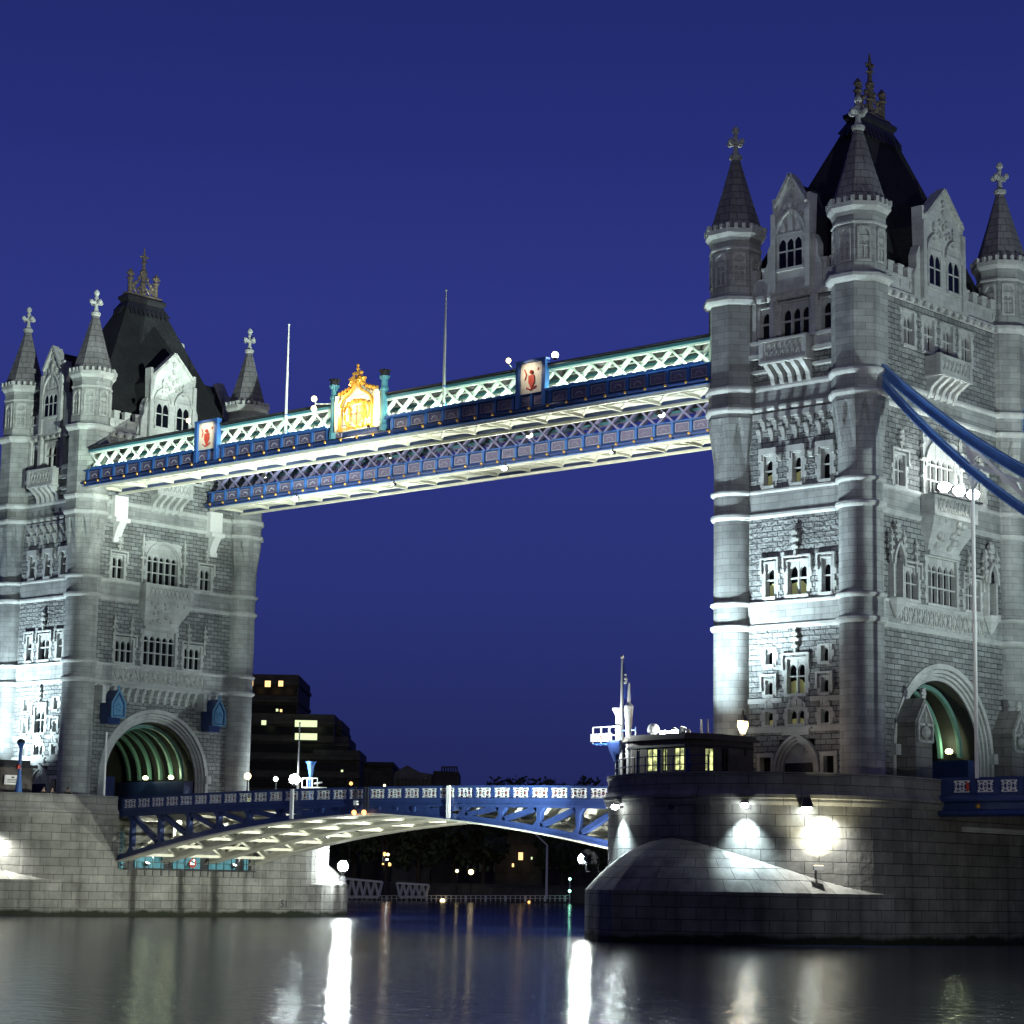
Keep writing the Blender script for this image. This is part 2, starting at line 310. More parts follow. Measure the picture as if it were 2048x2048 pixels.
def window(parent, F, uc, w, z0, z1, lights=1, trans=(.5,), depth=.42, quoin=.22, hood=0, headh=.28, sub='window', deep=0, pane='glass', glow=0):
    """dressed-stone window set in an opening; pane is its sub-part"""
    u0, u1 = uc-w/2, uc+w/2; m = MB(F); f = .10
    for s in (-1, 1):                                # jambs with quoins toothed into the wall
        e = uc+s*(w/2); m.box(min(e, e+s*f), max(e, e+s*f), -depth, .07, z0-f, z1+f); k = 0; z = z0-f
        while z < z1+f-.2:
            q = quoin*(1.7 if k % 2 else 1.); h = min(.42, z1+f-z); a, c_ = e+s*f*1.02, e+s*(f+q); m.box(min(a, c_), max(a, c_), -.02, .055, z, z+h-.015); z += h; k += 1
    m.box(u0-f, u1+f, -depth, .072, z1, z1+f+.02); m.box(u0-f-.05, u1+f+.05, -depth, .16, z0-f-.10, z0)
    if deep:                                         # sloped deep lintel
        m.poly([(u0-f-.25, z1+f), (u1+f+.25, z1+f), (u1+f+.25, z1+f+.42), (u0-f-.25, z1+f+.42)], -.02, .22)
        m.box(u0-f-.3, u0-f, -.02, .2, z1-.35, z1+f)
        m.box(u1+f, u1+f+.3, -.02, .2, z1-.35, z1+f)
    lw = w/lights
    for i in range(1, lights): m.box(u0+lw*i-.055, u0+lw*i+.055, -depth+.06, -.10, z0, z1)
    for t_ in trans: zt = z0+(z1-z0)*t_; m.box(u0, u1, -depth+.06, -.12, zt-.05, zt+.05)
    for i in range(lights): head(m, u0+lw*i+.05, u0+lw*(i+1)-.05, z1-(z1-z0)*headh, z1, -depth+.08, -.13)
    if hood:                                         # drip mould stepped down at its ends
        hz = z1+f+.16; m.box(u0-f-.28, u1+f+.28, -.02, .20, hz, hz+.13)
        for s in (-1, 1):
            a = uc+s*(w/2+f+.21); m.box(a-.075, a+.075, -.02, .20, hz-.75, hz); m.box(a-.13, a+.13, -.02, .24, hz-.98, hz-.75)
    o = m.build(sub, 'dressed', parent)
    MB(F).box(u0-.02, u1+.02, -depth-.03, -depth+.02, z0-.02, z1+.02).build('pane', pane, o)
    if glow: MB(F).poly([(u0+.04, z0), (u1-.06, z0), (u1-.06, z0+(z1-z0)*.18), (u0+(u1-u0)*.6, z0+(z1-z0)*.42), (u0+.04, z0+(z1-z0)*.36)], -depth+.02, -depth+.03).build('lit_pane', 'paneglow', o)
    return o
def finial_spike(mb, u, z0, z1, d=.12, w=.16):
    """crocketed carved spike above a hood"""
    mb.box(u-w*.5, u+w*.5, d-w*.5, d+w*.5, z0, z1-.25); h = z1-z0
    for k, r in ((.25, 1.5), (.5, 1.9), (.72, 1.35)):
        z = z0+h*k; mb.box(u-w*r, u+w*r, d-w*.6, d+w*.7, z, z+.16); mb.box(u-w*r*.6, u+w*r*.6, d-w*.6, d+w*1.0, z+.16, z+.26)
    mb.box(u-w*.28, u+w*.28, d-w*.28, d+w*.28, z1-.25, z1)
def skin(parent, F, u0, u1, z0, z1, holes, mat='rubble', th=.45):
    """wall facing with rectangular openings and their reveals"""
    us = sorted({u0, u1, *[h[0] for h in holes], *[h[1] for h in holes]}); zs = sorted({z0, z1, *[h[2] for h in holes], *[h[3] for h in holes]})
    us = [u for u in us if u0 <= u <= u1]; zs = [z for z in zs if z0 <= z <= z1]
    solid = lambda i, j: 0 <= i < len(us)-1 and 0 <= j < len(zs)-1 and not any(h[0]-1e-6 <= us[i] and us[i+1] <= h[1]+1e-6 and h[2]-1e-6 <= zs[j] and zs[j+1] <= h[3]+1e-6 for h in holes)
    m = MB(F)
    for i in range(len(us)-1):
        for j in range(len(zs)-1):
            if not solid(i, j): continue
            a, b_, c, d = us[i], us[i+1], zs[j], zs[j+1]
            m.add([(a, 0, c), (b_, 0, c), (b_, 0, d), (a, 0, d)], [(0, 1, 2, 3)])
            if not solid(i-1, j): m.add([(a, 0, c), (a, -th, c), (a, -th, d), (a, 0, d)], [(0, 1, 2, 3)])
            if not solid(i+1, j): m.add([(b_, 0, c), (b_, -th, c), (b_, -th, d), (b_, 0, d)], [(0, 1, 2, 3)])
            if not solid(i, j-1): m.add([(a, 0, c), (a, -th, c), (b_, -th, c), (b_, 0, c)], [(0, 1, 2, 3)])
            if not solid(i, j+1): m.add([(a, 0, d), (a, -th, d), (b_, -th, d), (b_, 0, d)], [(0, 1, 2, 3)])
    return m.build('wall_facing', mat, parent)
OCT = pi/8
def roct(a, R):                                      # radius of an octagon of circumradius R with flats on the axes
    k = (a-OCT) % (pi/4)-OCT; return R*cos(OCT)/cos(k)
def turret(parent, x, y):
    n = 96; m = MB()
    m.lathe(x, y, [(1.62, 8.4), (1.62, 9.6), (1.45, 9.9), (1.45, 31.9)], 40)
    rings = []
    for k in range(17):
        t_ = k/16; z = 31.6+3.3*t_; ring = []
        for i in range(n):
            a = 2*pi*i/n; dv = abs(((a-OCT) % (pi/4)+pi/8) % (pi/4)-pi/8); wv = OCT*(.15+.85*t_)
            g = max(0, min(1, (wv-dv)/.035)) if t_ < .99 else 1
            r0 = 1.45+.03*t_; r1 = roct(a, 1.46+.46*t_); ring.append((x+(r0+(r1-r0)*g)*cos(a), y+(r0+(r1-r0)*g)*sin(a), z))
        rings.append(ring)
    m.loft(rings); o = m.build('turret', 'ashlar', parent, True)
    m = MB(); m.lathe(x, y, [(1.90, 34.9), (1.90, 42.9)], 8, OCT); m.lathe(x, y, [(1.80, 43.3), (1.80, 47.3), (2.0, 47.85), (2.0, 48.05)], 8, OCT)
    m.build('octagon_stage', 'ashlar', o)
    # blind tracery panels on the top stage
    m = MB()
    for i in range(8):
        a = i*pi/4; F = lambda u, d, z, a=a: (x+(1.66+d)*cos(a)-u*sin(a), y+(1.66+d)*sin(a)+u*cos(a), z)
        q = MB(F)
        for s in (-1, 1): q.box(s*.40-.06, s*.40+.06, -.05, .10, 44.3, 46.5)
        q.box(-.46, .46, -.05, .10, 44.2, 44.32); q.box(-.34, .34, -.05, .07, 45.2, 45.28); q.box(-.03, .03, -.05, .07, 44.3, 45.2)
        head(q, -.34, .34, 45.9, 46.55, -.05, .11); head(q, -.34, 0, 45.35, 45.9, -.05, .06); head(q, 0, .34, 45.35, 45.9, -.05, .06)
        m.v += q.v; k = len(m.v)-len(q.v); m.f += [[k+j for j in f] for f in q.f]; m.uv += q.uv
    m.build('tracery_panel', 'carved', o)
    m = MB(); m.lathe(x, y, [(1.80, 46.75), (1.90, 46.8), (1.90, 46.92), (1.80, 46.98)], 8, OCT)
    m.lathe(x, y, [(1.85, 47.55), (2.12, 47.85), (2.18, 47.9), (2.18, 48.2), (2.02, 48.25)], 8, OCT)
    for i in range(24):
        a = 2*pi*i/24+.13; r = roct(a, 2.1); m.bar((x+r*cos(a), y+r*sin(a), 48.22), (x+r*cos(a), y+r*sin(a), 48.55), .24, .26, (cos(a), sin(a), 0))
    m.build('eave', 'dressed', o)
    sp = MB().lathe(x, y, [(1.92, 48.2), (1.88, 48.45), (1.05, 51.1), (.30, 53.7)], 8, OCT).build('spire', 'spire', o)
    m = MB(); m.lathe(x, y, [(.30, 53.6), (.46, 53.75), (.46, 53.95), (.26, 54.1), (.17, 54.4), (.15, 55.6), (.26, 55.72), (.26, 55.9), (.12, 56.1)], 10)
    for dx, dy in ((1, 0), (0, 1)):
        m.box(x-.55*dx-.11*dy, x+.55*dx+.11*dy, y-.55*dy-.11*dx, y+.55*dy+.11*dx, 54.75, 55.0)
        for s in (-1, 1): m.ball((x+s*dx*.55, y+s*dy*.55, 54.95), .20, 8, 5, 1.1)
    m.ball((x, y, 55.35), .2, 8, 5); m.build('finial', 'dressed', o, True)
    return o
def course(parent, z0, z1, p, oct_=False):
    """one moulded string course running round walls and turrets"""
    m = MB(); h = z1-z0
    prof = [(0, z0), (p*.55, z0+h*.15), (p, z0+h*.45), (p, z0+h*.8), (p*.4, z1), (0, z1+.02)]
    for s in (-1, 1):
        for F, L_ in ((lambda u, d, z: (u, s*(PY+d), z), AX), (lambda u, d, z: (s*(PX+d), u, z), AY)):
            q = MB(F); q.loft([[(u, d-.06, z) for d, z in prof]+[(u, -.3, z1), (u, -.3, z0)] for u in (-L_, L_)])
            k = len(m.v); m.v += q.v; m.f += [[k+j for j in f] for f in q.f]; m.uv += q.uv
    R = 1.90 if oct_ else 1.45
    for tx in (-AX, AX):
        for ty in (-AY, AY):
            m.lathe(tx, ty, [(R-.3, z0-.01)]+[(R+d*1.05, z) for d, z in prof]+[(R-.3, z1+.03)], 8 if oct_ else 36, OCT if oct_ else 0)
    return m.build('string_course', 'dressed', parent)
def corbels(mb, u0, u1, n, z0, z1, d, w):
    for i in range(n):
        u = u0+(u1-u0)*i/(n-1); h = z1-z0
        mb.poly([(0, 0)], 0, 0) if False else None
        mb.box(u-w/2, u+w/2, -.02, d*.45, z0+h*.35, z0+h*.62); mb.box(u-w/2, u+w/2, -.02, d*.75, z0+h*.62, z0+h*.82)
        mb.box(u-w/2, u+w/2, -.02, d, z0+h*.82, z1); mb.box(u-w*.35, u+w*.35, -.02, d*.25, z0, z0+h*.35)
def parapet(parent, F, u0, u1, n):
    m = MB(F); m.box(u0, u1, -.35, 0.05, 43.3, 44.45); m.box(u0, u1, -.40, .12, 44.40, 44.52); w = (u1-u0)/(2*n-1)
    for i in range(n):
        a = u0+2*i*w; m.box(a, a+w, -.36, .06, 44.5, 45.15); m.box(a-.06, a+w+.06, -.42, .13, 45.13, 45.28)
        m.box(a+w*.3, a+w*.7, .04, .14, 43.75, 44.2)
    return m.build('parapet', 'dressed', parent)
def gable(parent, F, uc, hw, zt, wins, d=.45, back=4.2):
    g = MB(F); zk = 49.0
    out = [(uc-hw, 43.2), (uc-hw, 46.6), (uc-hw+.18, 47.0), (uc-hw+.05, 49.9), (uc-hw+.32, 49.9), (uc-hw+.42, 49.2), (uc-.10, zt), (uc+.10, zt), (uc+hw-.42, 49.2), (uc+hw-.32, 49.9), (uc+hw-.05, 49.9), (uc+hw-.18, 47.0), (uc+hw, 46.6), (uc+hw, 43.2)]
    g.poly(out, -.4, d)
    for s in (-1, 1):                                # stepped buttress scrolls
        a = uc+s*hw; g.poly([(a, 43.3), (a+s*.75, 43.3), (a+s*.75, 44.9), (a+s*.45, 45.5), (a+s*.45, 46.3), (a+s*.12, 47.0), (a, 47.0)], -.35, d-.15)
        g.box(min(a-s*.42, a-s*.02), max(a-s*.42, a-s*.02), d, d+.16, 43.3, 48.8)
    o = g.build('gable', 'dressed', parent)
    c = MB(F)                                        # coping and carving
    for s in (-1, 1): c.bar((uc+s*(hw-.30), d-.1, 49.25), (uc, d-.1, zt+.1), .22, .7, (0, 1, 0))
    for a, z in [(0, 49.6), (-.45, 48.9), (.45, 48.9), (-.85, 48.2), (.85, 48.2), (0, 48.6), (0, 50.3)] + ([(-.4, 48), (.4, 48), (-1.2, 47.7), (1.2, 47.7)] if hw > 2 else []):
        if abs(a) < hw-.45 and z < zt-abs(a)*1.1-.7: c.box(uc+a-.13, uc+a+.13, d, d+.14, z, z+.42); c.box(uc+a-.24, uc+a+.24, d, d+.10, z+.22, z+.36)
    F2 = lambda u, dd, z: F(u, dd+d+.03, z)
    c.build('carving', 'carved', o)
    for a, w, z0, z1, n in wins:
        wo = window(o, F2, uc+a, w, z0, z1, n, (.5,), .02, .06, 0, .3)
        h = MB(F2); lf = pointed(uc+a-w/2-.28, uc+a+w/2+.28, z1-.2, w*.95 if n < 3 else 1.9, 7)
        for k in range(len(lf)-1):
            for mir in (0, 1):
                p, q = lf[k], lf[k+1]; cc = 2*(uc+a)
                if mir: p, q = (cc-p[0], p[1]), (cc-q[0], q[1])
                h.bar((p[0], .05, p[1]), (q[0], .05, q[1]), .16, .22, (0, 1, 0))
        top = lf[-1][1]; finial_spike(h, uc+a, top-.1, top+.8, .08, .10)
        if n >= 3:
            for k in (-1, 0, 1): h.poly([(uc+a+k*.6-.22, z1+.2), (uc+a+k*.6+.22, z1+.2), (uc+a+k*.6+.16, z1+.6+(.5 if k == 0 else 0)), (uc+a+k*.6, z1+.85+(.5 if k == 0 else 0)), (uc+a+k*.6-.16, z1+.6+(.5 if k == 0 else 0))], 0, .07)
        h.build('hood_mould', 'dressed', wo)
    r = MB(F); r.poly([(uc-hw+.2, 43.2), (uc-hw+.2, 48.6), (uc, zt-.35), (uc+hw-.2, 48.6), (uc+hw-.2, 43.2)], -back, -.4)
    r.build('gable_roof', 'slate', o)
    return o
def balcony(parent, F, uc, hw, z0, z1, d, brackets=5, pierced=True):
    o = MB(F); o.box(uc-hw, uc+hw, -.1, d, z0, z0+.22); o.box(uc-hw, uc+hw, d-.25, d-.04, z0+.2, z1-.15); o.box(uc-hw-.08, uc+hw+.08, d-.32, d+.08, z1-.17, z1)
    for s in (-1, 1):
        a = uc+s*hw; o.box(min(a, a-s*.24), max(a, a-s*.24), -.1, d-.02, z0+.2, z1-.15); o.box(a-.18, a+.18, d-.34, d+.04, z0-.12, z1+.06); o.box(min(a, a-s*.3)-.05, max(a, a-s*.3)+.05, -.1, d+.02, z1-.16, z1-.01)
    o.box(uc-hw-.06, uc+hw+.06, -.1, d+.10, z0-.1, z0+.04)
    b_ = o.build('balcony', 'dressed', parent)
    p = MB(F); n = max(3, int(hw*4)); w_ = 2*(hw-.25)/n
    for i in range(n):
        a = uc-hw+.25+w_*i; p.bar((a+.05, d-.01, z0+.3), (a+w_-.05, d-.01, z1-.28), .08, .10, (0, 1, 0)); p.bar((a+.05, d-.01, z1-.28), (a+w_-.05, d-.01, z0+.3), .08, .10, (0, 1, 0))
    p.build('pierced_panel', 'carved', b_)
    if brackets:
        q = MB(F); zb = z0-1.55
        for i in range(brackets):
            u = uc-hw+.3+(2*hw-.6)*i/(brackets-1); pr = []
            for k in range(9):
                t_ = k/8; pr.append((t_, -.05+(d-.05)*(t_**1.6*.75+.25*sin(t_*pi/2)*t_)))
            r0 = [(u-.17, -.05, zb)]; rings = []
            for t_, dd in pr: z = zb+1.5*t_; rings.append([(u-.17, -.05, z), (u+.17, -.05, z), (u+.17, dd+.12+.08*sin(t_*9), z), (u-.17, dd+.12+.08*sin(t_*9), z)])
            q.loft(rings)
        q.build('bracket', 'dressed', b_)
    return b_
def tower(x, name, label, side, yo=0.):
    T = thing(name, label, 'tower', (x, 0, 0))
    NF = lambda u, d, z: (u, -(PY+d), z)
    XF = lambda u, d, z: (PX+d, u+yo, z)
    FF = lambda u, d, z: (u, (PY+d), z)
    BF = lambda u, d, z: (-(PX+d), u, z)
    # core with the road arch through it
    R = 5.15; zc = 12.1; ap = arc(0, zc, R, 0, pi, 24); ap = [(u+yo, z) for u, z in ap]
    G = lambda u, d, z: (d, u, z)
    m = MB(G); n = len(ap)//2
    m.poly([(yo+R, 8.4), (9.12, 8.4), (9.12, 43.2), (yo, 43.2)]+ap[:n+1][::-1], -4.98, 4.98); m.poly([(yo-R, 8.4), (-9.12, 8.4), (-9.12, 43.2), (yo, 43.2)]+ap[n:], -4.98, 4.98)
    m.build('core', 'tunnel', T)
    # --- near (river) face
    W = [(.17, 1.30, 14.0, 14.95, 2), (.17, 1.45, 15.98, 18.28, 2), (-2.0, .62, 13.98, 14.88, 1), (2.45, .62, 13.98, 14.88, 1), (-2.0, .58, 15.98, 16.95, 1), (2.45, .58, 15.98, 16.95, 1), (-2.0, .58, 18.0, 19.05, 1), (2.45, .58, 18.0, 19.05, 1),
         (-1.92, .72, 22.55, 24.8, 1), (.3, 1.55, 22.55, 24.8, 2), (2.6, .72, 22.55, 24.8, 1), (-2.05, .72, 30.1, 32.15, 1), (.27, .72, 30.1, 32.15, 1), (2.58, .72, 30.1, 32.15, 1),
         (.17, 2.3, 40.1, 42.55, 3), (-2.35, .8, 40.3, 42.4, 1), (2.7, .8, 40.3, 42.4, 1)]
    holes = [(a-w/2-.09, a+w/2+.09, z0-.09, z1+.09) for a, w, z0, z1, k in W]
    holes += [(-1.2, 1.6, 8.4, 13.0), (-2.75, -1.85, 10.4, 11.85), (2.3, 3.15, 10.4, 11.85)]
    skin(T, NF, -4.9, 4.9, 8.4, 43.2, holes)
    for a, w, z0, z1, k in W:
        big = z0 > 15 and z0 < 17 and w > 1; o = window(T, NF, a, w, z0, z1, k, (.5,) if z1-z0 > 1.5 else (), hood=1 if (big or 22 < z0 < 23 or (z0 > 15.9 and z1 < 17)) else 0, quoin=.20 if w < 1 else .16, deep=1 if 30 < z0 < 31 else 0, headh=.36 if z1-z0 > 1.5 else .5, glow=1 if (side == 'chain' and (a, z0) in ((-2.05, 30.1), (.3, 22.55), (-1.92, 22.55), (.17, 15.98), (.17, 14.0), (-2.0, 13.98), (.27, 30.1))) else 0)
    for u in (-2.0, .17, 2.45):                      # carved panels above the lowest windows
        m = MB(NF); hw = .75 if u == .17 else .36; m.box(u-hw, u+hw, -.02, .07, 15.08, 15.35); m.poly([(u-hw, 15.3), (u+hw, 15.3), (u, 15.85)], -.02, .10)
        for k in range(3 if u == .17 else 1): m.box(u-hw*.6+hw*.6*k-.08, u-hw*.6+hw*.6*k+.08, .05, .14, 15.12, 15.6)
        m.build('carved_panel', 'carved', T)
    for a in ((.17, 18.55, 20.3, .14, .17), (.2, 25.1, 27.1, .14, .19)): m = MB(NF); finial_spike(m, *a); m.build('hood_finial', 'carved', T)
    for u in (-1.05, 1.5): m = MB(NF); m.box(u-.14, u+.14, -.02, .22, 31.7, 32.3); m.box(u-.2, u+.2, -.02, .28, 31.95, 32.1); m.build('carved_head', 'carved', T)
    m = MB(NF); m.box(-4.6, -.95, -.02, .09, 15.42, 15.74); m.box(1.3, 4.6, -.02, .09, 15.42, 15.74); m.box(-4.6, 4.6, -.02, .10, 13.46, 13.86); m.box(-1.1, 1.5, -.02, .30, 13.62, 13.76); m.box(-.9, 1.3, -.02, .22, 13.25, 13.62)
    m.build('sill_band', 'dressed', T)
    for u0, u1 in ((-2.75, -1.85), (2.3, 3.15)):     # side lights by the door
        m = MB(NF); m.box(u0-.22, u0+.02, -.4, .08, 10.2, 11.85); m.box(u1-.02, u1+.22, -.4, .08, 10.2, 11.85); m.box(u0-.24, u1+.24, -.4, .10, 11.84, 12.1); m.build('side_light_frame', 'dressed', T)
    m = MB(NF)                                       # pointed doorway of three receding orders
    for k, (hw, dd) in enumerate(((1.72, .14), (1.52, -.02), (1.32, -.16))):
        lf = pointed(.2-hw, .2+hw, 10.9, 2.35-.2*k, 9)
        for s in (0, 1):
            pts = [(.2-hw, 8.4)]+lf
            if s: pts = [(.4-a, z) for a, z in pts]
            for p, q in zip(pts, pts[1:]): m.bar((p[0], dd-.12, p[1]), (q[0], dd-.12, q[1]), .21, .34, (0, 1, 0))
    m.poly(pointed(-1.15, 1.55, 11.0, 1.75, 8)+[(.4-a, z) for a, z in pointed(-1.15, 1.55, 11.0, 1.75, 8)[::-1]], -.42, -.36); m.box(-1.1, 1.5, -.42, -.22, 11.45, 11.75)
    for k in range(7): a = pi*(k+.5)/7; m.bar((.2, -.33, 11.75), (.2+1.0*cos(a), -.33, 11.75+.95*sin(a)), .07, .07)
    o = m.build('doorway', 'dressed', T); MB(NF).box(-1.0, 1.4, -.44, -.30, 8.4, 11.44).build('door', 'darkiron', o)
    m = MB(NF); corbels(m, -2.75, 3.1, 7, 33.15, 34.0, .30, .34); corbels(m, -2.4, 3.4, 7, 33.95, 34.75, .55, .36); m.box(-3.5, 3.7, -.02, .10, 34.7, 35.1)
    m.build('corbel_table', 'dressed', T)
    balcony(T, NF, -.1, 1.75, 38.35, 39.9, 1.15, 5)
    for u0, u1 in ((-3.5, -1.95), (1.75, 3.6)):      # side wings of the balcony, then piers between the upper lights
        m = MB(NF); m.box(u0, u1, -.02, .45, 38.9, 39.2); m.box(u0, u1, -.02, .40, 39.9, 40.12); m.box(u0+.1, u1-.1, -.02, .30, 39.2, 39.9); m.box(u0, u1, -.02, .35, 37.9, 38.1); m.build('balcony_wing', 'dressed', T)
    for u, w_, d_ in ((-1.5, .2, .38), (1.85, .2, .38), (-3.1, .16, .22), (3.5, .16, .22)): MB(NF).box(u-w_, u+w_, -.02, d_, 40.1, 42.9).build('window_pier', 'dressed', T)
    # --- bridge-end face (the one with the road arch)
    ysm = 5.15
    W = [(0, 3.7, 22.45, 25.6, 5, (.36, .70)), (-4.05, 2.0, 22.45, 24.6, 3, (.5,)), (3.95, 2.0, 22.45, 24.6, 3, (.5,)), (0, 3.6, 29.9, 33.7, 5, (.28, .56)), (-ysm, 1.3, 29.95, 32.1, 2, (.5,)), (ysm, 1.3, 29.95, 32.1, 2, (.5,))]
    W += [(a, 1.35, 39.85, 42.2, 2, (.5,)) for a in (-3.87, -1.3, 1.15, 3.55)]
    holes = [(a-w/2-.09, a+w/2+.09, z0-.09, z1+.09) for a, w, z0, z1, k, tr in W]
    XS = lambda u, d, z: (PX+d, u, z)
    skin(T, XS, -8.9, 8.9, 18.95, 43.2, [(h[0]+yo, h[1]+yo, h[2], h[3]) for h in holes])
    for i, (a, w, z0, z1, k, tr) in enumerate(W):
        o = window(T, XF, a, w, z0, z1, k, tr, hood=1 if i in (1, 2, 4, 5) else 0, headh=.30 if i != 3 else .44, quoin=.16)
        if i == 3:
            h = MB(XF); zz = 31.75; hw = 1.85; aa = arc(0, zz, hw, 0, pi, 20)
            h.poly([(-hw, zz), (-hw, 33.85), (0, 33.85)]+[p for p in aa[10:]], -.4, .08); h.poly([(hw, zz), (hw, 33.85), (0, 33.85)]+[p for p in aa[:11]][::-1], -.4, .08)
            for p, q in zip(arc(0, zz, 2.05, 0, pi, 20), arc(0, zz, 2.05, 0, pi, 20)[1:]): h.bar((p[0], .08, p[1]), (q[0], .08, q[1]), .22, .3, (0, 1, 0))
            for k2 in range(4):
                a0 = -1.85+.74*(k2+1); h.bar((a0, -.25, 32.1), (a0+.37, -.25, 33.2), .08, .12, (0, 1, 0)); h.bar((a0, -.25, 32.1), (a0-.37, -.25, 33.2), .08, .12, (0, 1, 0))
            for s in (-1, 1): finial_spike(h, s*2.45, 29.8, 34.3, .15, .17)
            h.build('arched_head', 'dressed', o)
    for a in [(q, 32.4, 33.9, .14, .18) for q in (-ysm, ysm)]+[(q, 24.3, 26.6, .14, .16) for q in (-5.3, -3.4, 3.3, 5.25)]: m = MB(XF); finial_spike(m, *a); m.build('hood_finial', 'carved', T)
    # carved frieze between the two lower string courses
    for u0, u1 in ((-5.3, -2.2), (-2.0, 2.0), (2.2, 5.3)):
        m = MB(XF); m.box(u0, u1, -.02, .08, 20.72, 22.05); n = int((u1-u0)/.52)
        for k in range(n):
            c = u0+(u1-u0)*(k+.5)/n
            m.bar((c-.2, .12, 20.9), (c+.2, .12, 21.85), .09, .1, (0, 1, 0)); m.bar((c+.2, .12, 20.9), (c-.2, .12, 21.85), .09, .1, (0, 1, 0))
            if k % 2: m.ball((c, .1, 21.4), .19, 8, 5)
        m.build('frieze_panel', 'carved', T)
    # corbelled oriel and balcony
    m = MB(XF); rings = []
    for k in range(9):
        t_ = k/8; z = 25.75+2.45*t_; q = .5-.5*cos(pi*t_); hw = 1.95+.75*q; dd = .12+1.0*q; rings.append([(-hw, -.1, z), (hw, -.1, z), (hw, dd, z), (-hw, dd, z)])
    m.loft(rings); m.box(-1.95, 1.95, .1, .32, 25.7, 26.0); o = m.build('oriel', 'dressed', T)
    m = MB(XF)
    for k in range(14):
        a = random.uniform(-1.5, 1.5); z = random.uniform(26.3, 27.9); q = .5-.5*cos(pi*(z-25.75)/2.45); m.ball((a, .14+1.0*q, z), random.uniform(.16, .3), 8, 5)
    for k in range(6): m.ball((-1.9+.76*k, 1.02, 28.0), .2, 8, 5)
    m.build('oriel_carving', 'carved', o)
    balcony(T, XF, 0, 2.6, 28.3, 29.75, 1.2, 0)
    balcony(T, XF, .1, 1.9, 38.1, 39.45, 1.3, 5)
    for z in ((20.3, 20.75), (21.95, 22.3), (27.85, 28.3), (29.55, 29.9)): course(T, z[0], z[1], .21)
    for z in ((35.2, 35.65), (36.6, 37.1)): course(T, z[0], z[1], .22, True)
    course(T, 42.8, 43.45, .38, True)
    m = MB(NF); [m.box(-3.2+.9*k, -2.9+.9*k, .25, .50, 42.78, 43.05) for k in range(8)]
    for k in range(12): m.add([], [])
    q = MB(XF); [q.box(-7.2+.95*k, -6.9+.95*k, .25, .50, 42.78, 43.05) for k in range(16)]
    k = len(m.v); m.v += q.v; m.f += [[k+j for j in f] for f in q.f]; m.uv += q.uv
    m.build('cornice_boss', 'carved', T)
    for z0, z1 in ((20.7, 22.0), (28.25, 29.6), (35.6, 36.65)):
        for F, L_ in ((NF, 4.9), (XS, 8.9), (FF, 4.9), (BF, 8.9)): MB(F).box(-L_, L_, -.1, .05, z0, z1).build('smooth_band', 'ashlar', T)
    # road arch, its orders and spandrels
    zc = 12.1
    m = MB(XS); ro = 5.95; ap = [(u+yo, z) for u, z in arc(0, zc, ro, 0, pi, 28)]; n = 14
    m.poly([(yo+ro, 8.4), (8.9, 8.4), (8.9, 18.96), (yo, 18.96)]+ap[:n+1][::-1], -.45, 0); m.poly([(yo-ro, 8.4), (-8.9, 8.4), (-8.9, 18.96), (yo, 18.96)]+ap[n:], -.45, 0)
    m.build('arch_spandrel', 'rubble', T)
    m = MB(XF)
    for r, d0, w_ in ((6.18, -.10, .34), (5.84, -.25, .22), (5.60, -.42, .2), (5.36, -.58, .24)):
        pts = [(r, 8.4)]+arc(0, zc, r, 0, pi, 30)+[(-r, 8.4)]
        for p, q in zip(pts, pts[1:]): m.bar((p[0], d0, p[1]), (q[0], d0, q[1]), w_, .42, (0, 1, 0))
    for s in (-1, 1): m.box(s*6.2-.3, s*6.2+.3, -.02, .4, 12.0, 12.7)
    m.build('arch_moulding', 'dressed', T)
    for k in range(6):
        q = MB(G); xk = 3.9-1.55*k; pts = [(yo+4.95, 12.4)]+[(u+yo, z) for u, z in arc(0, 12.4, 4.6, 0.0, pi, 24)]+[(yo-4.95, 12.4)]
        for p, q2 in zip(pts[1:-1], pts[2:-1]): q.bar((p[0], xk, p[1]), (q2[0], xk, q2[1]), .30, .26, (0, 1, 0))
        q.build('arch_rib', 'rib', T)
    [MB().box(-4.9, 4.9, yo+a, yo+a+1.1, 8.9, 12.2).build('arch_plinth', 'blue', T) for a in (-5.1, 4.0)]
    # --- plain far and rear walls
    m = MB(FF); m.box(-4.9, 4.9, -.5, 0, 8.4, 43.2); m.build('rear_wall', 'rubble', T)
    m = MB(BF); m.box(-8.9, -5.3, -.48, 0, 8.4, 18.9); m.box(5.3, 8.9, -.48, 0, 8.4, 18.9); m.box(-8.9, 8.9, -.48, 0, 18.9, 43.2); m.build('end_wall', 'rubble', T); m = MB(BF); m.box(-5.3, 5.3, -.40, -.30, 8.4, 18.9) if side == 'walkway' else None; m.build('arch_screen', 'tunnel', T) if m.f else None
    # --- turrets, parapets, gables, roof
    for tx in (-AX, AX):
        for ty in (-AY, AY): turret(T, tx, ty)
    for F, L_, uc, hw in ((NF, 3.45, .15, 1.62), (FF, 3.45, .15, 1.62), (XF, 7.6, 0, 2.75), (BF, 7.6, 0, 2.75)):
        parapet(T, F, -L_, uc-hw-.6, 2 if L_ < 5 else 4); parapet(T, F, uc+hw+.6, L_, 2 if L_ < 5 else 4)
        if L_ < 5: gable(T, F, uc, hw, 51.3, [(0, 1.9, 44.85, 47.2, 3)])
        else: gable(T, F, uc, hw, 51.5, [(-1.22, 1.45, 44.45, 46.9, 2), (1.22, 1.45, 44.45, 46.9, 2)])
    def rect(a, b_, z): return [(-a, -b_, z), (a, -b_, z), (a, b_, z), (-a, b_, z)]
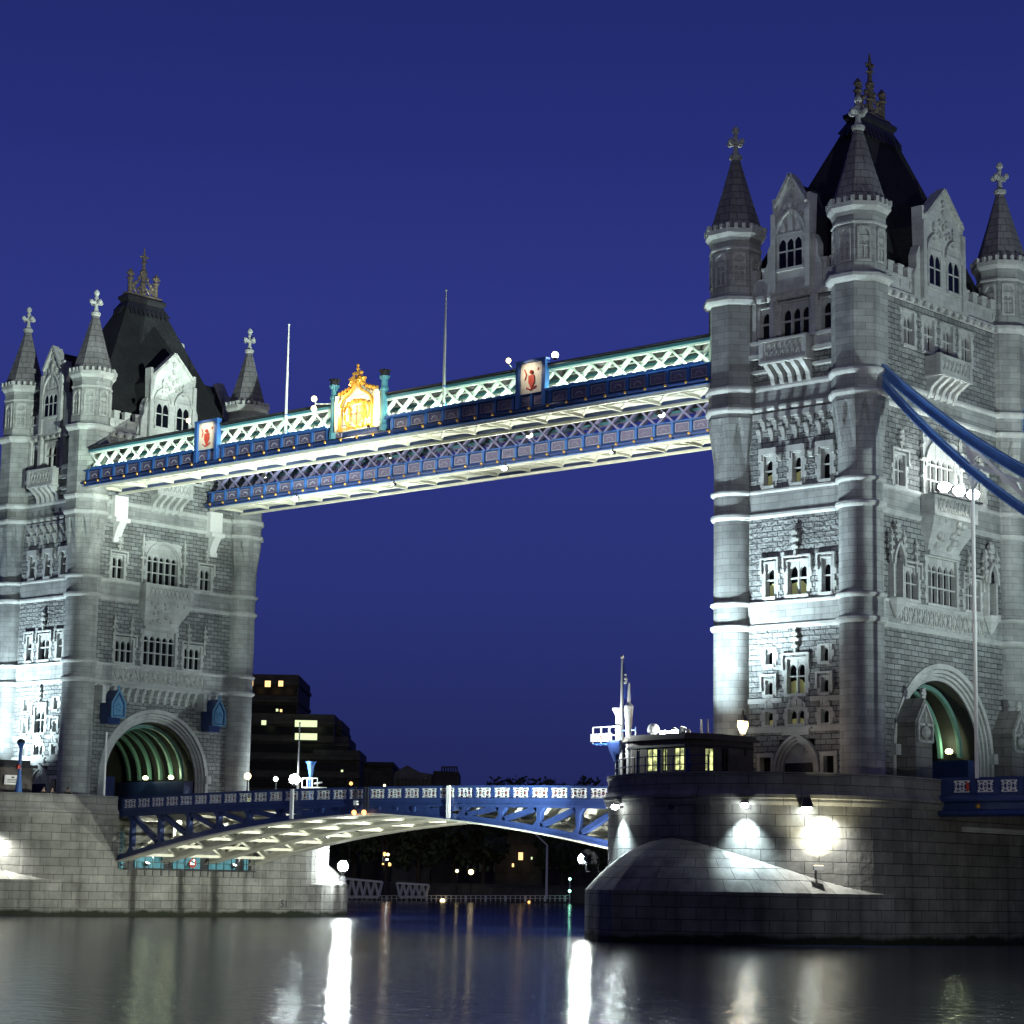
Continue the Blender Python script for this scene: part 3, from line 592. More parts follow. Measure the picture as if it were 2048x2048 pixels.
    rf = MB().loft([rect(4.85, 9.05, 43.3), rect(4.7, 8.9, 44.2), rect(.55, 2.0, 57.35)]).build('roof', 'slate', T)
    m = MB(); m.loft([rect(.98, 2.72, 56.45), rect(.60, 2.06, 57.4)])
    for s in (-1, 1):
        for k in range(9): m.poly([(0, 0)], 0, 0) if False else None
    for k in range(9):
        y = -2.1+.525*k
        for s in (-1, 1): m.bar((s*1.22, y, 56.0), (s*.92, y, 56.75), .26, .1)
    for k in range(3):
        for s in (-1, 1): m.bar((-.4+.4*k, s*3.02, 56.0), (-.4+.4*k, s*2.6, 56.75), .22, .1)
    m.loft([rect(.58, 2.04, 57.3), rect(.76, 2.3, 57.6), rect(.8, 2.34, 57.85), rect(.5, 2.0, 58.1)]); m.build('roof_cap', 'lead', rf)
    m = MB(); m.box(-.42, .42, -2.05, 2.05, 58.0, 58.3)
    m.lathe(0, 0, [(.30, 58.2), (.36, 58.5), (.24, 58.7), (.26, 59.4), (.38, 59.5), (.22, 59.65), (.20, 60.6), (.36, 60.7), (.19, 60.85), (.15, 61.5), (.33, 61.6), (.15, 61.75), (.11, 62.5), (.05, 63.0)], 10)
    for s in (-1, 1):
        m.lathe(0, s*1.55, [(.30, 58.2), (.24, 58.5), (.23, 59.6), (.38, 59.75), (.2, 59.9), (.2, 60.2), (.34, 60.3), (.06, 60.7)], 8)
        m.box(-.1, .1, s*1.55-.42, s*1.55+.42, 60.08, 60.26)
        m.tube([(0, s*1.4, 58.4), (0, s*.95, 59.2), (0, s*.5, 59.8), (0, s*.15, 60.5)], .11, 5); m.tube([(0, s*.2, 58.4), (0, s*.6, 59.0), (0, s*1.0, 58.8), (0, s*1.35, 59.4)], .10, 5); m.tube([(0, s*.1, 59.4), (0, s*.5, 58.9), (0, s*.9, 58.4)], .10, 5); m.tube([(0, s*1.5, 59.3), (0, s*1.1, 58.9), (0, s*.7, 58.4)], .09, 5)
        for a, z in ((1.15, 59.2), (.9, 59.45), (.5, 60.0), (.25, 60.5)): m.ball((0, s*a, z), .2, 7, 5)
    m.box(-.07, .07, -.42, .42, 62.02, 62.16); m.ball((0, .42, 62.1), .12, 6, 4); m.ball((0, -.42, 62.1), .12, 6, 4)
    m.box(-.3, .3, -.07, .07, 62.02, 62.16)
    m.build('cresting', 'oldgold', rf)
    # --- what only one tower has
    if side == 'walkway':
        m = MB(XF); corbels(m, -6.8, 6.8, 17, 18.95, 20.2, .45, .34); m.box(-7.2, 7.2, -.02, .12, 20.15, 20.35); m.build('corbel_table', 'dressed', T)
        for y in (-5.45, 5.8):
            m = MB(XF); m.box(y-.75, y+.75, -.05, .55, 35.3, 37.4); m.box(y-.8, y+.8, -.05, .9, 35.0, 35.35)
            m.loft([[(y-.4, -.05, 33.6+1.4*k/6), (y+.4, -.05, 33.6+1.4*k/6), (y+.4, .2+.75*(k/6)**1.5, 33.6+1.4*k/6), (y-.4, .2+.75*(k/6)**1.5, 33.6+1.4*k/6)] for k in range(7)])
            m.box(y-.5, y+.5, -.05, .25, 33.2, 33.6); m.build('walkway_bracket', 'white', T)
        for y in (-5.75, 5.95):                      # gabled blue lantern boxes either side of the arch
            m = MB(XF); m.poly([(y-.72, 17.3), (y+.72, 17.3), (y+.72, 18.6), (y, 19.75), (y-.72, 18.6)], .1, 1.75); m.poly([(y-.62, 16.75), (y+.62, 16.75), (y+.72, 17.3), (y-.72, 17.3)], .1, 1.2)
            o = m.build('bracket_box', 'blue', T)
            q = MB(XF)
            for p, p2 in (((-.72, 17.35), (.72, 17.35)), ((.72, 17.35), (.72, 18.6)), ((.72, 18.6), (0, 19.75)), ((0, 19.75), (-.72, 18.6)), ((-.72, 18.6), (-.72, 17.35))): q.bar((y+p[0], 1.78, p[1]), (y+p2[0], 1.78, p2[1]), .14, .14, (0, 1, 0))
            q.poly([(y-.5, 17.5), (y+.5, 17.5), (y+.5, 18.5), (y, 19.3), (y-.5, 18.5)], 1.74, 1.79); q.tube([(y, 1.7, 19.7), (y, 1.7, 20.2)], [.12, .03]); q.ball((y, 1.7, 20.0), .16, 6, 4)
            for k in range(5): q.ball((y+.27*cos(k*1.257), 1.8, 18.25+.27*sin(k*1.257)), .12, 6, 4)
            q.build('box_front', 'boxblue', o)
            m = MB(XF); m.box(y-1.25, y-.85, -.02, 1.0, 18.6, 20.1); m.build('stone_bracket', 'dressed', o)
    else:
        for a in (-4.75, 4.75):                      # canopied niches beside the main window
            m = MB(XF); a2 = a+(-1.25 if a < 0 else 1.25); m.box(a2-.65, a2-.45, -.02, .45, 22.3, 24.6); m.box(a2+.45, a2+.65, -.02, .45, 22.3, 24.6)
            lf = pointed(a2-.65, a2+.65, 24.5, 1.5, 5)
            for p, q in zip(lf, lf[1:]): m.bar((p[0], .45, p[1]), (q[0], .45, q[1]), .2, .3, (0, 1, 0)); m.bar((2*a2-p[0], .45, p[1]), (2*a2-q[0], .45, q[1]), .2, .3, (0, 1, 0))
            finial_spike(m, a2, 25.9, 27.5, .3, .2)
            for s in (-1, 1): finial_spike(m, a2+s*.75, 24.6, 26.9, .35, .15)
            m.lathe(a2, .2, [(.1, 21.0), (.45, 21.6), (.75, 22.1), (.75, 22.3)], 10); m.build('niche', 'dressed', T)
        for a in (-4.9, 7.4):                        # gabled stone shelters at the foot of the arch
            m = MB(XF); m.poly([(a-1.0, 8.4), (a+1.0, 8.4), (a+1.0, 14.2), (a, 15.6), (a-1.0, 14.2)], 0, 1.5); m.poly([(a-1.2, 14.1), (a+1.2, 14.1), (a, 15.75)], 0, 1.6)
            o = m.build('gabled_shelter', 'coping', T)
            q = MB(XF)
            for p, p2 in (((-.85, 12.9), (.85, 12.9)), ((.85, 12.9), (.85, 14.2)), ((.85, 14.2), (0, 15.4)), ((0, 15.4), (-.85, 14.2)), ((-.85, 14.2), (-.85, 12.9)), ((0, 12.9), (0, 14.8)), ((-.8, 14.0), (.8, 14.0))): q.bar((a+p[0], 1.62, p[1]), (a+p2[0], 1.62, p2[1]), .16, .16, (0, 1, 0))
            q.ball((a, 1.6, 13.5), .4, 8, 5); finial_spike(q, a, 15.5, 16.4, 1.45, .15); q.build('shelter_tracery', 'carved', o)
    return T
TL = tower(-41.15, 'bridge_tower', 'farther stone bridge tower on the left pier, joined by the walkways to its right side', 'walkway', -.6)
TR = tower(41.15, 'bridge_tower', 'nearer stone bridge tower on the right pier, blue suspension chain leaving its right side', 'chain', 0)
# ------------------------------------------------------------------ more shape helpers
def sweep(mb, path, prof, closed=False):
    """profile of (outward offset, z) carried along a plan path; outward is to the right of travel"""
    n = len(path); rings = []; ss = [0.]
    for i in range(n):
        a = Vector(path[(i-1) % n] if closed or i else path[i]); b_ = Vector(path[(i+1) % n] if closed or i < n-1 else path[i])
        t_ = (b_-a).normalized(); nn = Vector((t_.y, -t_.x)); p = Vector(path[i])
        rings.append([(p.x+nn.x*d, p.y+nn.y*d, z) for d, z in prof])
        if i: ss.append(ss[-1]+(p-Vector(path[i-1])).length)
    pl = [0.]
    for k in range(1, len(prof)): pl.append(pl[-1]+math.hypot(prof[k][0]-prof[k-1][0], prof[k][1]-prof[k-1][1]))
    m = len(prof); pts = [q for r in rings for q in r]; fs = []; us = []
    for i in range(n if closed else n-1):
        j = (i+1) % n; s1 = ss[j] if j else ss[-1]+(Vector(path[0])-Vector(path[-1])).length
        for k in range(m-1):
            fs.append((i*m+k, j*m+k, j*m+k+1, i*m+k+1)); us.append([(ss[i], pl[k]+prof[0][1]), (s1, pl[k]+prof[0][1]), (s1, pl[k+1]+prof[0][1]), (ss[i], pl[k+1]+prof[0][1])])
    if not closed:
        fs += [list(range(m)), [(n-1)*m+k for k in range(m)]]; us += [None, None]
    return mb.add(pts, fs, us)
def hit_drum(u, v, cx, cy, r):
    q = ray(u, v); ox, oy = CAM.x-cx, CAM.y-cy; a = q.x**2+q.y**2; b_ = 2*(ox*q.x+oy*q.y); c = ox*ox+oy*oy-r*r
    return CAM+q*((-b_-sqrt(b_*b_-4*a*c))/(2*a))
def hitY(u, v, Y): q = ray(u, v); return CAM+q*((Y-CAM.y)/q.y)
def hitX(u, v, X): q = ray(u, v); return CAM+q*((X-CAM.x)/q.x)
# ------------------------------------------------------------------ piers
PR = 10.65
def pier(x, s, label):
    """s: +1 when the river span lies on the +X side"""
    T = thing('bridge_pier', label, 'pier', (x, 0, 0))
    near = [(PR*cos(a), -12+PR*sin(a)) for a in [pi+pi*i/36 for i in range(37)]]
    far = [(PR*cos(a), 12+PR*sin(a)) for a in [pi*i/36 for i in range(37)]]
    loop = near+far
    # outward is to the right when walking counter-clockwise
    sweep(MB(), loop, [(0, -3.), (0, 4.1)], True).build('lower_wall', 'granite_stained' if s > 0 else 'granite', T)
    ys = (-8.4, 7.0)
    if s > 0: up = [(PR, ys[1])]+far+near+[(PR, ys[0])]
    else: up = [(-PR, ys[0])]+near+far+[(-PR, ys[1])]
    sweep(MB(), up, [(0, 4.1), (0, 8.25)]).build('upper_wall', 'granite', T)
    c = MB(); k = .03
    ins = lambda pts: [(px*(1-k/10), py*(1-k/20)) for px, py in pts]
    c.prism(ins(loop), -3, 4.08)
    nt_ = [(PR, ys[0]), (PR-4.5, ys[0]), (PR-4.5, ys[1]), (PR, ys[1])] if s > 0 else [(-PR, ys[1]), (-PR+4.5, ys[1]), (-PR+4.5, ys[0]), (-PR, ys[0])]
    c.prism(ins(up[:-1]+nt_[:]), 4.09, 8.24) if s > 0 else c.prism(ins(up[:-1]+nt_), 4.09, 8.24)
    c.build('pier_core', 'coping', T)
    ms = MB(); npth = [(-PR, -8.7)]+near+[(PR, -8.7)]; fpth = [(PR, 9.0)]+far+[(-PR, 9.0)]
    for i, p in enumerate((npth, fpth)):
        sweep(MB(), p, [(-.4, 8.2), (.10, 8.22), (.20, 8.42), (.20, 8.58), (.30, 8.66), (.30, 8.86), (.20, 8.94), (.12, 9.1), (-.4, 9.14)]).build('moulding', 'coping', T)
        sweep(MB(), p, [(-.55, 8.8), (.04, 9.05), (.04, 9.98), (.10, 10.0), (.10, 10.2), (-.6, 10.22), (-.6, 9.98), (-.52, 9.95), (-.52, 8.8)]).build('parapet', 'coping', T)
    q = MB(); q.prism(ins(up[:-1]+nt_), 8.25, 8.92); q.build('paving', 'asphalt', T)
    # pointed cutwater with its domed stone cap, one at each end
    Rr = (PR**2+16.2**2)/(2*PR)
    for e_ in (1, -1):
        half = []
        key = [(0, 28.2), (2.1, 27.0), (4.2, 25.4), (6.2, 23.4), (7.8, 21.4), (8.7, 19.9), (9.45, 18.1), (10.0, 16.4), (10.42, 14.2), (10.64, 12.0)]
        for a, b_ in zip(key, key[1:]): half += [(a[0]+(b_[0]-a[0])*k/3, a[1]+(b_[1]-a[1])*k/3) for k in range(3)]
        half.append(key[-1])
        out = [(-a, b_) for a, b_ in half[::-1]]+half[1:]            # left end, nose, right end
        out = [(a, -e_*b_) for a, b_ in out]
        if e_ < 0: out = out[::-1]
        m = MB(); sweep(m, out, [(0, -3), (0, 3.0)])
        m.build('cutwater', 'granite', T)
        cx, cy = 0, -e_*20.4; rows = []; prof = [(1-.5*(1-cos(pi*.5*i/12))*1.0, i) for i in range(13)]
        pts = []; fs = []; us = []; n = len(out)
        for j in range(15):
            sc = 1-j/14; z = 2.98+3.65*(1-sc**2.1)
            for i, (a, b_) in enumerate(out):
                z = 2.98+3.42*(1-sc**2.35); pts.append((cx+(a-cx)*max(sc, .001), cy+(b_-cy)*max(sc, .001), z))
        L_ = [0.]
        for i in range(1, n): L_.append(L_[-1]+math.hypot(out[i][0]-out[i-1][0], out[i][1]-out[i-1][1]))
        for j in range(14):
            for i in range(n-1):
                fs.append((j*n+i, j*n+i+1, (j+1)*n+i+1, (j+1)*n+i)); us.append([(L_[i], 2.8+6.6*j/14), (L_[i+1], 2.8+6.6*j/14), (L_[i+1], 2.8+6.6*(j+1)/14), (L_[i], 2.8+6.6*(j+1)/14)])
        MB().add(pts, fs, us).build('cutwater_cap', 'granite', T, True)
    return T
PL = pier(-41.15, 1, 'granite pier of the farther tower, turquoise gantry under the bascule on its flank')
PRR = pier(41.15, -1, 'granite pier of the nearer tower with domed cutwater and control cabin on top')
# depth mark, drain openings
f = bpy.data.curves.new('depth_mark', 'FONT'); f.body = '51'; f.size = .95; f.extrude = .01; f.align_x = 'CENTER'
o = bpy.data.objects.new('depth_mark', f); COL.objects.link(o); o.parent = PL; o.location = (PR+.015, 11.1, .85); o.rotation_euler = (pi/2, 0, pi/2); f.materials.append(M['darkiron'])
bpy.context.view_layer.update(); me = bpy.data.meshes.new_from_object(o.evaluated_get(bpy.context.evaluated_depsgraph_get())); q = bpy.data.objects.new('depth_mark', me); COL.objects.link(q); q.parent = PL; q.location = o.location; q.rotation_euler = o.rotation_euler; bpy.data.objects.remove(o); q.name = 'depth_mark'
for p in (hit_drum(1342, 1609, 41.15, -12, PR), hit_drum(1496, 1609, 41.15, -12, PR)):
    d = Vector((p.x-41.15, p.y+12, 0)).normalized(); m = MB(); q = Vector((p.x-41.15, p.y, p.z-.05)); m.bar(tuple(q-d*.1), tuple(q+d*.02), .42, .5); m.build('drain_opening', 'darkiron', PRR)
# stone ledge on the landward flank of the right pier
MB().box(PR-.05, PR+.22, -6.5, 8, 7.0, 7.32).build('ledge', 'dressed', PRR)
# --- gantry below the left bascule
G_ = thing('maintenance_gantry', 'turquoise panelled gantry with railings under the left end of the bascule', 'gantry', (-30.5, 0, 4.1))
m = MB(); m.box(.02, .9, -8.0, 6.7, -.12, 0); m.build('platform', 'darkiron', G_)
m = MB(); m.box(-.30, -.05, -7.9, 6.6, .02, 1.1); m.build('back_wall', 'darkiron', G_)
for a, b_ in ((-6.6, -3.4), (-2.35, .76), (1.8, 4.9), (5.95, 6.45)): MB().box(.0, .12, a, b_, .05, 1.02).build('panel', 'teal', G_)
m = MB()
for k in range(17): y = -7.9+.9*k; m.bar((.86, y, -.6), (.86, y, 1.15), .05)
for z in (.55, 1.12): m.bar((.86, -7.95, z), (.86, 6.65, z), .05)
m.build('railing', 'darkiron', G_)
m = MB(); ring = [(.93, -.8+.34*cos(2*pi*k/16), .55+.34*sin(2*pi*k/16)) for k in range(17)]; m.tube(ring, .07, 6)
tag(m.build('lifebuoy', 'red'), 'red lifebuoy ring hung on the railing of the turquoise gantry', 'lifebuoy').location = (-30.5, 0, 4.1)
m = MB(); [m.box(.05, .35, -8.3, -8.05, z, z+.18) for z in [0.0+.35*k for k in range(9)]]; [m.bar((.2, y, -.2), (.2, y, 3.2), .05) for y in (-8.35, -8.0)]; m.build('ladder', 'teal', G_)
# ------------------------------------------------------------------ bascule leaves
def rail_panel_mesh(w, h):
    """pierced cast-iron quatrefoil panel, about w by h, centred, in the x-z plane"""
    m = MB(); b_ = .06; m.bar((-w/2, 0, -h/2), (w/2, 0, -h/2), b_, .05); m.bar((-w/2, 0, h/2), (w/2, 0, h/2), b_, .05)
    for c in (-w/4, w/4):
        q = w/4
        for sx_ in (-1, 1):
            for sz in (-1, 1):
                m.bar((c+sx_*q, 0, sz*h/2), (c+sx_*.15, 0, sz*.12), .085, .05, (0, 1, 0)); m.tube([(c+sx_*q*.92, 0, sz*h*.10), (c+sx_*q*.62, 0, sz*h*.20), (c+sx_*q*.40, 0, sz*h*.46)], .035, 4)
        k = [(c+.19*cos(a), 0, .19*sin(a)) for a in [2*pi*i/12 for i in range(12)]]
        for i in range(12): m.bar(k[i], k[(i+1) % 12], .065, .05, (0, 1, 0))
    return m.mesh('rail_panel', 'white')
RPM = rail_panel_mesh(1.5, .68)
m = MB(); m.bar((-.09, 0, 0), (.09, 0, 0), .045, .03, (0, 1, 0)); m.bar((0, 0, -.09), (0, 0, .09), .045, .03, (0, 1, 0)); RCM = m.mesh('red_cross', 'crossred')
def rail_panel(parent, x, y, z, sc=1., cross=True):
    o = bpy.data.objects.new('rail_panel', RPM); COL.objects.link(o); o.parent = parent; o.location = (x, y, z); o.scale = (sc, 1, 1)
    if cross:
        for c in (-.375, .375): q = bpy.data.objects.new('red_cross', RCM); COL.objects.link(q); q.parent = o; q.location = (c, .01, 0)
    return o
def leaf(sg, label):
    T = thing('bascule_leaf', label, 'bascule', (0, 0, 0))
    F = lambda x, y, z: (sg*x, y, z)
    zt = lambda x: 10.5-.00052*x*x
    zb = lambda x: 8.55-.03*x-.0031*x*x
    E0, E1 = .05, 30.6; N_ = 20; xs = [E0+(E1-E0)*i/N_ for i in range(N_+1)]
    def slab(mb, y0, y1, f0, f1, x0=E0, x1=E1, n=20):
        X_ = [x0+(x1-x0)*i/n for i in range(n+1)]; mb.loft([[(x, y0, f0(x)), (x, y1, f0(x)), (x, y1, f1(x)), (x, y0, f1(x))] for x in X_])
    nodes = [6.45+3.75*k for k in range(7)]
    def girder(y0, y1, mat, name):
        m = MB(F); ya, yb = y0, y1
        slab(m, ya, yb, zb, lambda x: zb(x)+.42); slab(m, ya-.12, yb+.12, lambda x: zb(x)-.02, lambda x: zb(x)+.10)
        slab(m, ya, yb, lambda x: zt(x)-1.55, lambda x: zt(x)-1.42)
        yc = (ya+yb)/2
        for i, x in enumerate(nodes):
            m.bar((x, yc, zb(x)+.3), (x, yc, zt(x)-1.5), .36, yb-ya-.02, (0, 1, 0))
            if zt(x)-zb(x) > 2.4:
                for s in (-1, 1): m.poly([(x+s*.15, zt(x)-1.5), (x+s*.55, zt(x)-1.5), (x+s*.15, zt(x)-2.0)], ya+.02, yb-.02); m.poly([(x+s*.15, zb(x)+.35), (x+s*.6, zb(x+s*.5)+.35), (x+s*.15, zb(x)+.85)], ya+.02, yb-.02)
            if i < len(nodes)-1:
                x2 = nodes[i+1]; m.bar((x+.1, yc, zb(x)+.4), (x2-.1, yc, zt(x2)-1.55), .38, yb-ya-.04, (0, 1, 0))
        slab(m, ya+.06, yb-.06, lambda x: zb(x)+.3, lambda x: zt(x)-1.5, E0, 6.4, 6)
        for k in range(3): x = 1.3+1.9*k; m.bar((x, ya, zb(x)+.3), (x, ya, zt(x)-1.5), .3, .2, (0, 1, 0))
        return m.build(name, mat, T)
    girder(-8.36, -7.9, 'blue', 'side_girder'); girder(6.9, 7.36, 'cream', 'side_girder')
    girder(-3.5, -3.1, 'cream', 'inner_girder'); girder(1.8, 2.2, 'cream', 'inner_girder')
    for yc in (-8.0, -3.3, 2.0, 7.1):
        m = MB(F); slab(m, yc-.55, yc+.55, lambda x: zb(x)-.16, lambda x: zb(x)-.03); m.build('bottom_flange', 'cream', T)
    m = MB(F); slab(m, -8.3, 7.3, lambda x: zt(x)-1.44, lambda x: zt(x)-1.28); m.build('deck_plate', 'cream', T)
    m = MB(F); slab(m, -7.9, 6.9, lambda x: zt(x)-1.26, lambda x: zt(x)-1.2); struct(m.build('roadway', 'asphalt'))
    for x in nodes+[2.6]:
        m = MB(F); m.box(x-.14, x+.14, -7.85, 6.85, zt(x)-1.95, zt(x)-1.45)
        m.loft([[(x-.5, -7.8, zb(x)+.05), (x+.5, -7.8, zb(x-.3)+.02), (x+.5, -7.8, zb(x)+.30), (x-.5, -7.8, zb(x)+.30)], [(x-.5, 6.85, zb(x)+.05), (x+.5, 6.85, zb(x-.3)+.02), (x+.5, 6.85, zb(x)+.30), (x-.5, 6.85, zb(x)+.30)]])
        for a, b_ in ((-7.8, -3.5), (-3.1, 1.8), (2.2, 6.9)):
            if zt(x)-zb(x) > 2.6: m.bar((x, a, zb(x)+.3), (x, b_, zt(x)-1.9), .2, .2); m.bar((x, b_, zb(x)+.3), (x, a, zt(x)-1.9), .2, .2)
        m.build('cross_beam', 'cream', T)
    for y0, y1 in ((-8.46, -8.2), (7.2, 7.46)):
        m = MB(F); slab(m, y0+.02, y1-.02, lambda x: zt(x)-1.44, lambda x: zt(x)-.84); slab(m, y0-.08, y1+.08, lambda x: zt(x)-1.0, lambda x: zt(x)-.86); slab(m, y0-.05, y1+.05, lambda x: zt(x)-1.44, lambda x: zt(x)-1.30)
        slab(m, y0+.02, y1-.02, lambda x: zt(x)-.12, lambda x: zt(x)); slab(m, y0-.05, y1+.05, lambda x: zt(x)-.02, lambda x: zt(x)+.06)
        for k in range(17): x = .25+1.86*k; m.bar((x, (y0+y1)/2, zt(x)-.9), (x, (y0+y1)/2, zt(x)), .34, y1-y0, (0, 1, 0))
        p = m.build('parapet', 'blue', T)
        for k in range(16): x = 1.18+1.86*k; rail_panel(p, sg*x, y0+.05 if y0 < 0 else y1-.05, zt(x)-.48)
    xb = 8.35 if sg < 0 else 8.95
    m = MB(F); m.box(xb-.16, xb+.16, -8.72, -8.56, zb(xb)+.05, zt(xb)+.05); m.build('navigation_board', 'white', T)
    return T
LL = leaf(-1, 'left bascule leaf of blue trusses and pierced railing, resting on the farther pier')
LR = leaf(1, 'right bascule leaf of blue trusses and pierced railing, resting on the nearer pier')
# centre posts and navigation lights
T = thing('navigation_light_bracket', 'grey posts with two orange navigation lights at the middle of the bascule', 'signal lights', (0, -8.75, 8.4))
m = MB(); m.bar((-.95, 0, .5), (-.95, 0, 2.15), .10); m.bar((.1, 0, .3), (.1, 0, 2.15), .14); m.bar((.42, 0, .3), (.42, 0, 2.15), .10); m.bar((-.95, 0, .95), (.1, 0, .95), .07); m.build('post', 'darkiron', T)
MB().box(-1.05, -.68, -.12, .1, .75, 1.1).build('sign_box', 'white', T)
for x in (-.95, .15): MB().ball((x, -.12, .18), .20, 10, 6).build('lens', 'lamporange', T, True)
# ------------------------------------------------------------------ road on piers
struct(MB().box(-60, -30.6, -7.6, 6.8, 8.93, 8.99).build('roadway', 'asphalt'))
struct(MB().box(30.6, 51.7, -7.6, 6.8, 8.93, 8.99).build('roadway', 'asphalt'))
# ------------------------------------------------------------------ high walkways
def walkway(y0, y1, label, crest):
    T = thing('high_walkway', label, 'walkway', (0, 0, 0)); X0, X1 = -35.0, 35.2
    m = MB(); m.box(X0, X1, y0, y0+.35, 38.05, 39.0); m.box(X0-.1, X1, y0-.22, y0+.3, 37.78, 38.05); m.box(X0-.2, X1, y0-.05, y0+.3, 37.62, 37.80); m.loft([[(x, y0-.22+.13*cos(a), 37.92+.13*sin(a)) for a in [k*pi/4 for k in range(8)]] for x in (X0-.2, X1)]); [m.box(X0+.5+1.82*k, X0+.75+1.82*k, y0-.25, y0+.1, 37.62, 37.78) for k in range(38)]; m.box(X0, X1, y0-.14, y0+.3, 38.98, 39.10)
    m.box(X0, X1, y1-.35, y1, 38.05, 39.0); m.box(X0, X1, y1-.3, y1+.25, 37.6, 38.05)
    bgx = m.build('base_girder', 'blue', T)
    m = MB(); m.box(X0-.2, X1, y0-.20, y0-.06, 37.60, 37.66); m.box(X0-.1, X1, y0-.27, y0-.2, 37.95, 38.03); m.box(X0, X1, y0-.19, y0-.10, 39.0, 39.08); m.build('girder_line', 'midblue', bgx)
    xs = [X0+.62+1.82*k for k in range(39) if X0+.62+1.82*k < X1]
    m = MB(); m.box(.30, 1.52, -.05, .02, 38.22, 38.86); p0 = m.build('base_panel', 'panel', T); p0.location = (xs[0], y0, 0)
    m = MB(); m.box(.24, 1.58, -.06, .0, 38.84, 38.90); m.box(.24, 1.58, -.06, .0, 38.18, 38.24); m.box(.22, .29, -.06, 0, 38.18, 38.9); m.box(1.53, 1.60, -.06, 0, 38.18, 38.9)
    for k in range(5): a = pi*(k+.5)/5; m.ball((.91+.32*cos(a), -.05, 38.36+.26*sin(a)), .07, 6, 4)
    fr = m.build('panel_frame', 'greytrim', p0)
    m = MB(); m.box(-.11, .11, -.16, 0, 38.05, 39.0); r0 = m.build('base_pilaster', 'midblue', T); r0.location = (xs[0], y0, 0)
    m = MB(); m.ball((0, -.36, 37.90), .12, 8, 5); s0 = m.build('gilt_stud', 'gold', T, True); s0.location = (xs[0], y0, 0)
    for x in xs[1:]:
        if not (crest and -2.6 < x < 2.6): clone(r0, T, (x-xs[0], 0, 0))
        clone(s0, T, (x-xs[0], 0, 0))
        if x < X1-1.6 and not (crest and -3.2 < x < 2.3): clone(p0, T, (x-xs[0], 0, 0))
    for k in range(3 if crest else 0): pass
    # lattice on both faces: light flat bars in front, broad channel bars behind
    for yy, s_ in ((y0+.12, 1), (y1-.12, -1)):
        m = MB(); xa = X0+.62; n = int((X1-xa)/1.82)
        for k in range(-1, n+1):
            x = xa+1.82*k
            for a, b_, w_, dy, th in ((x, x+1.82, .20, .22, .30), (x+1.82, x, .15, -.02, .08)):
                za, zb_ = 39.05, 40.6
                lo, hi = max(0, (X0+.5-a)/(b_-a) if b_ > a else (X1-.1-a)/(b_-a) if a > X1 else 0), 1.
                if b_ > a and b_ > X1-.1: hi = (X1-.1-a)/(b_-a)
                if b_ < a and b_ < X0+.5: hi = (X0+.5-a)/(b_-a)
                if hi-lo > .05 and lo < 1: m.bar((a+(b_-a)*lo, yy+s_*dy, za+1.55*lo), (a+(b_-a)*hi, yy+s_*dy, za+1.55*hi), w_, th, (0, 1, 0))
        m.box(X0+.6, X1, yy-.08, yy+.12, 39.02, 39.10); m.box(X0+.6, X1, yy-.10, yy+.12, 40.54, 40.72); m.build('lattice', 'white' if crest else 'unlit_tint', T)
    MB().box(X0+.3, X1, y0+.2, y1-.2, 38.6, 38.75).build('floor', 'roofing', T)
    m = MB(); m.box(X0+.6, X1, y0-.05, y0+.3, 40.68, 40.90); m.box(X0+.6, X1, y1-.3, y1+.05, 40.68, 40.90); m.build('top_chord', 'teal', T)
    m = MB(); m.loft([[(x, y0-.12, 40.88), (x, y1+.12, 40.88), (x, y1-.4, 41.25), (x, y0+.4, 41.25)] for x in (X0+.5, X1)]); m.box(X0+.5, X1, y0-.16, y0-.02, 41.0, 41.12); m.build('roof', 'roofing', T)
    m = MB(); yc = (y0+y1)/2                          # cream soffit: edge beams, cross beams and bracing under a boarded ceiling
    m.box(X0+.2, X1, y0+.25, y1-.25, 37.86, 37.96); so = m.build('soffit_board', 'cream', T)
    m = MB()
    for yy in (y0+.02, y1-.24): m.box(X0+.2, X1, yy, yy+.22, 37.4, 37.62)
    m.box(X0+.2, X1, yc-.06, yc+.06, 37.75, 37.98)
    k = 0; x = X0+.6
    while x < X1-.2:
        m.box(x-.10, x+.10, y0+.25, y1-.25, 37.62, 37.87)
        if x+3.64 < X1: m.bar((x, y0+.3, 37.80), (x+3.64, y1-.3, 37.80), .18, .14); m.bar((x, y1-.3, 37.815), (x+3.64, y0+.3, 37.815), .18, .10)
        x += 3.64
    m.build('soffit_bracing', 'cream', so)
    # strip light trough at the foot of the lattice
    return T
WN = walkway(-10.5, -6.5, 'near high walkway with white lattice, golden crest and two painted shields', True)
WF = walkway(4.0, 8.0, 'far high walkway with lattice tinted purple to look unlit, behind the crested one', False)
# crest of the near walkway
cr = MB(); y = -10.62
og = []
for k in range(9):
    t_ = k/8; og.append((-2.35+2.35*t_, 41.05+ (1.35*t_**.5 if False else .9*t_+ .95*max(0, t_-.55)**1.3*1.4)))
bx = MB(); bx.poly([(-2.5, 38.55), (2.5, 38.55), (2.5, 41.35), (-2.5, 41.35)], y-.06, y+.25)
for s in (-1, 1): bx.box(s*2.2-.16, s*2.2+.16, y-.26, y, 38.6, 41.5)
bx.poly([(-2.2, 41.3)]+[(-1.6, 41.5), (-1.0, 41.75), (-.5, 42.1), (0, 42.7), (.5, 42.1), (1.0, 41.75), (1.6, 41.5)]+[(2.2, 41.3)], y-.06, y+.2)
CR = bx.build('crest', 'cream', WN)
m = MB()
og = [(-1.85, 40.3), (-1.8, 40.75), (-1.55, 41.15), (-1.15, 41.42), (-.7, 41.62), (-.35, 41.95), (-.08, 42.6)]
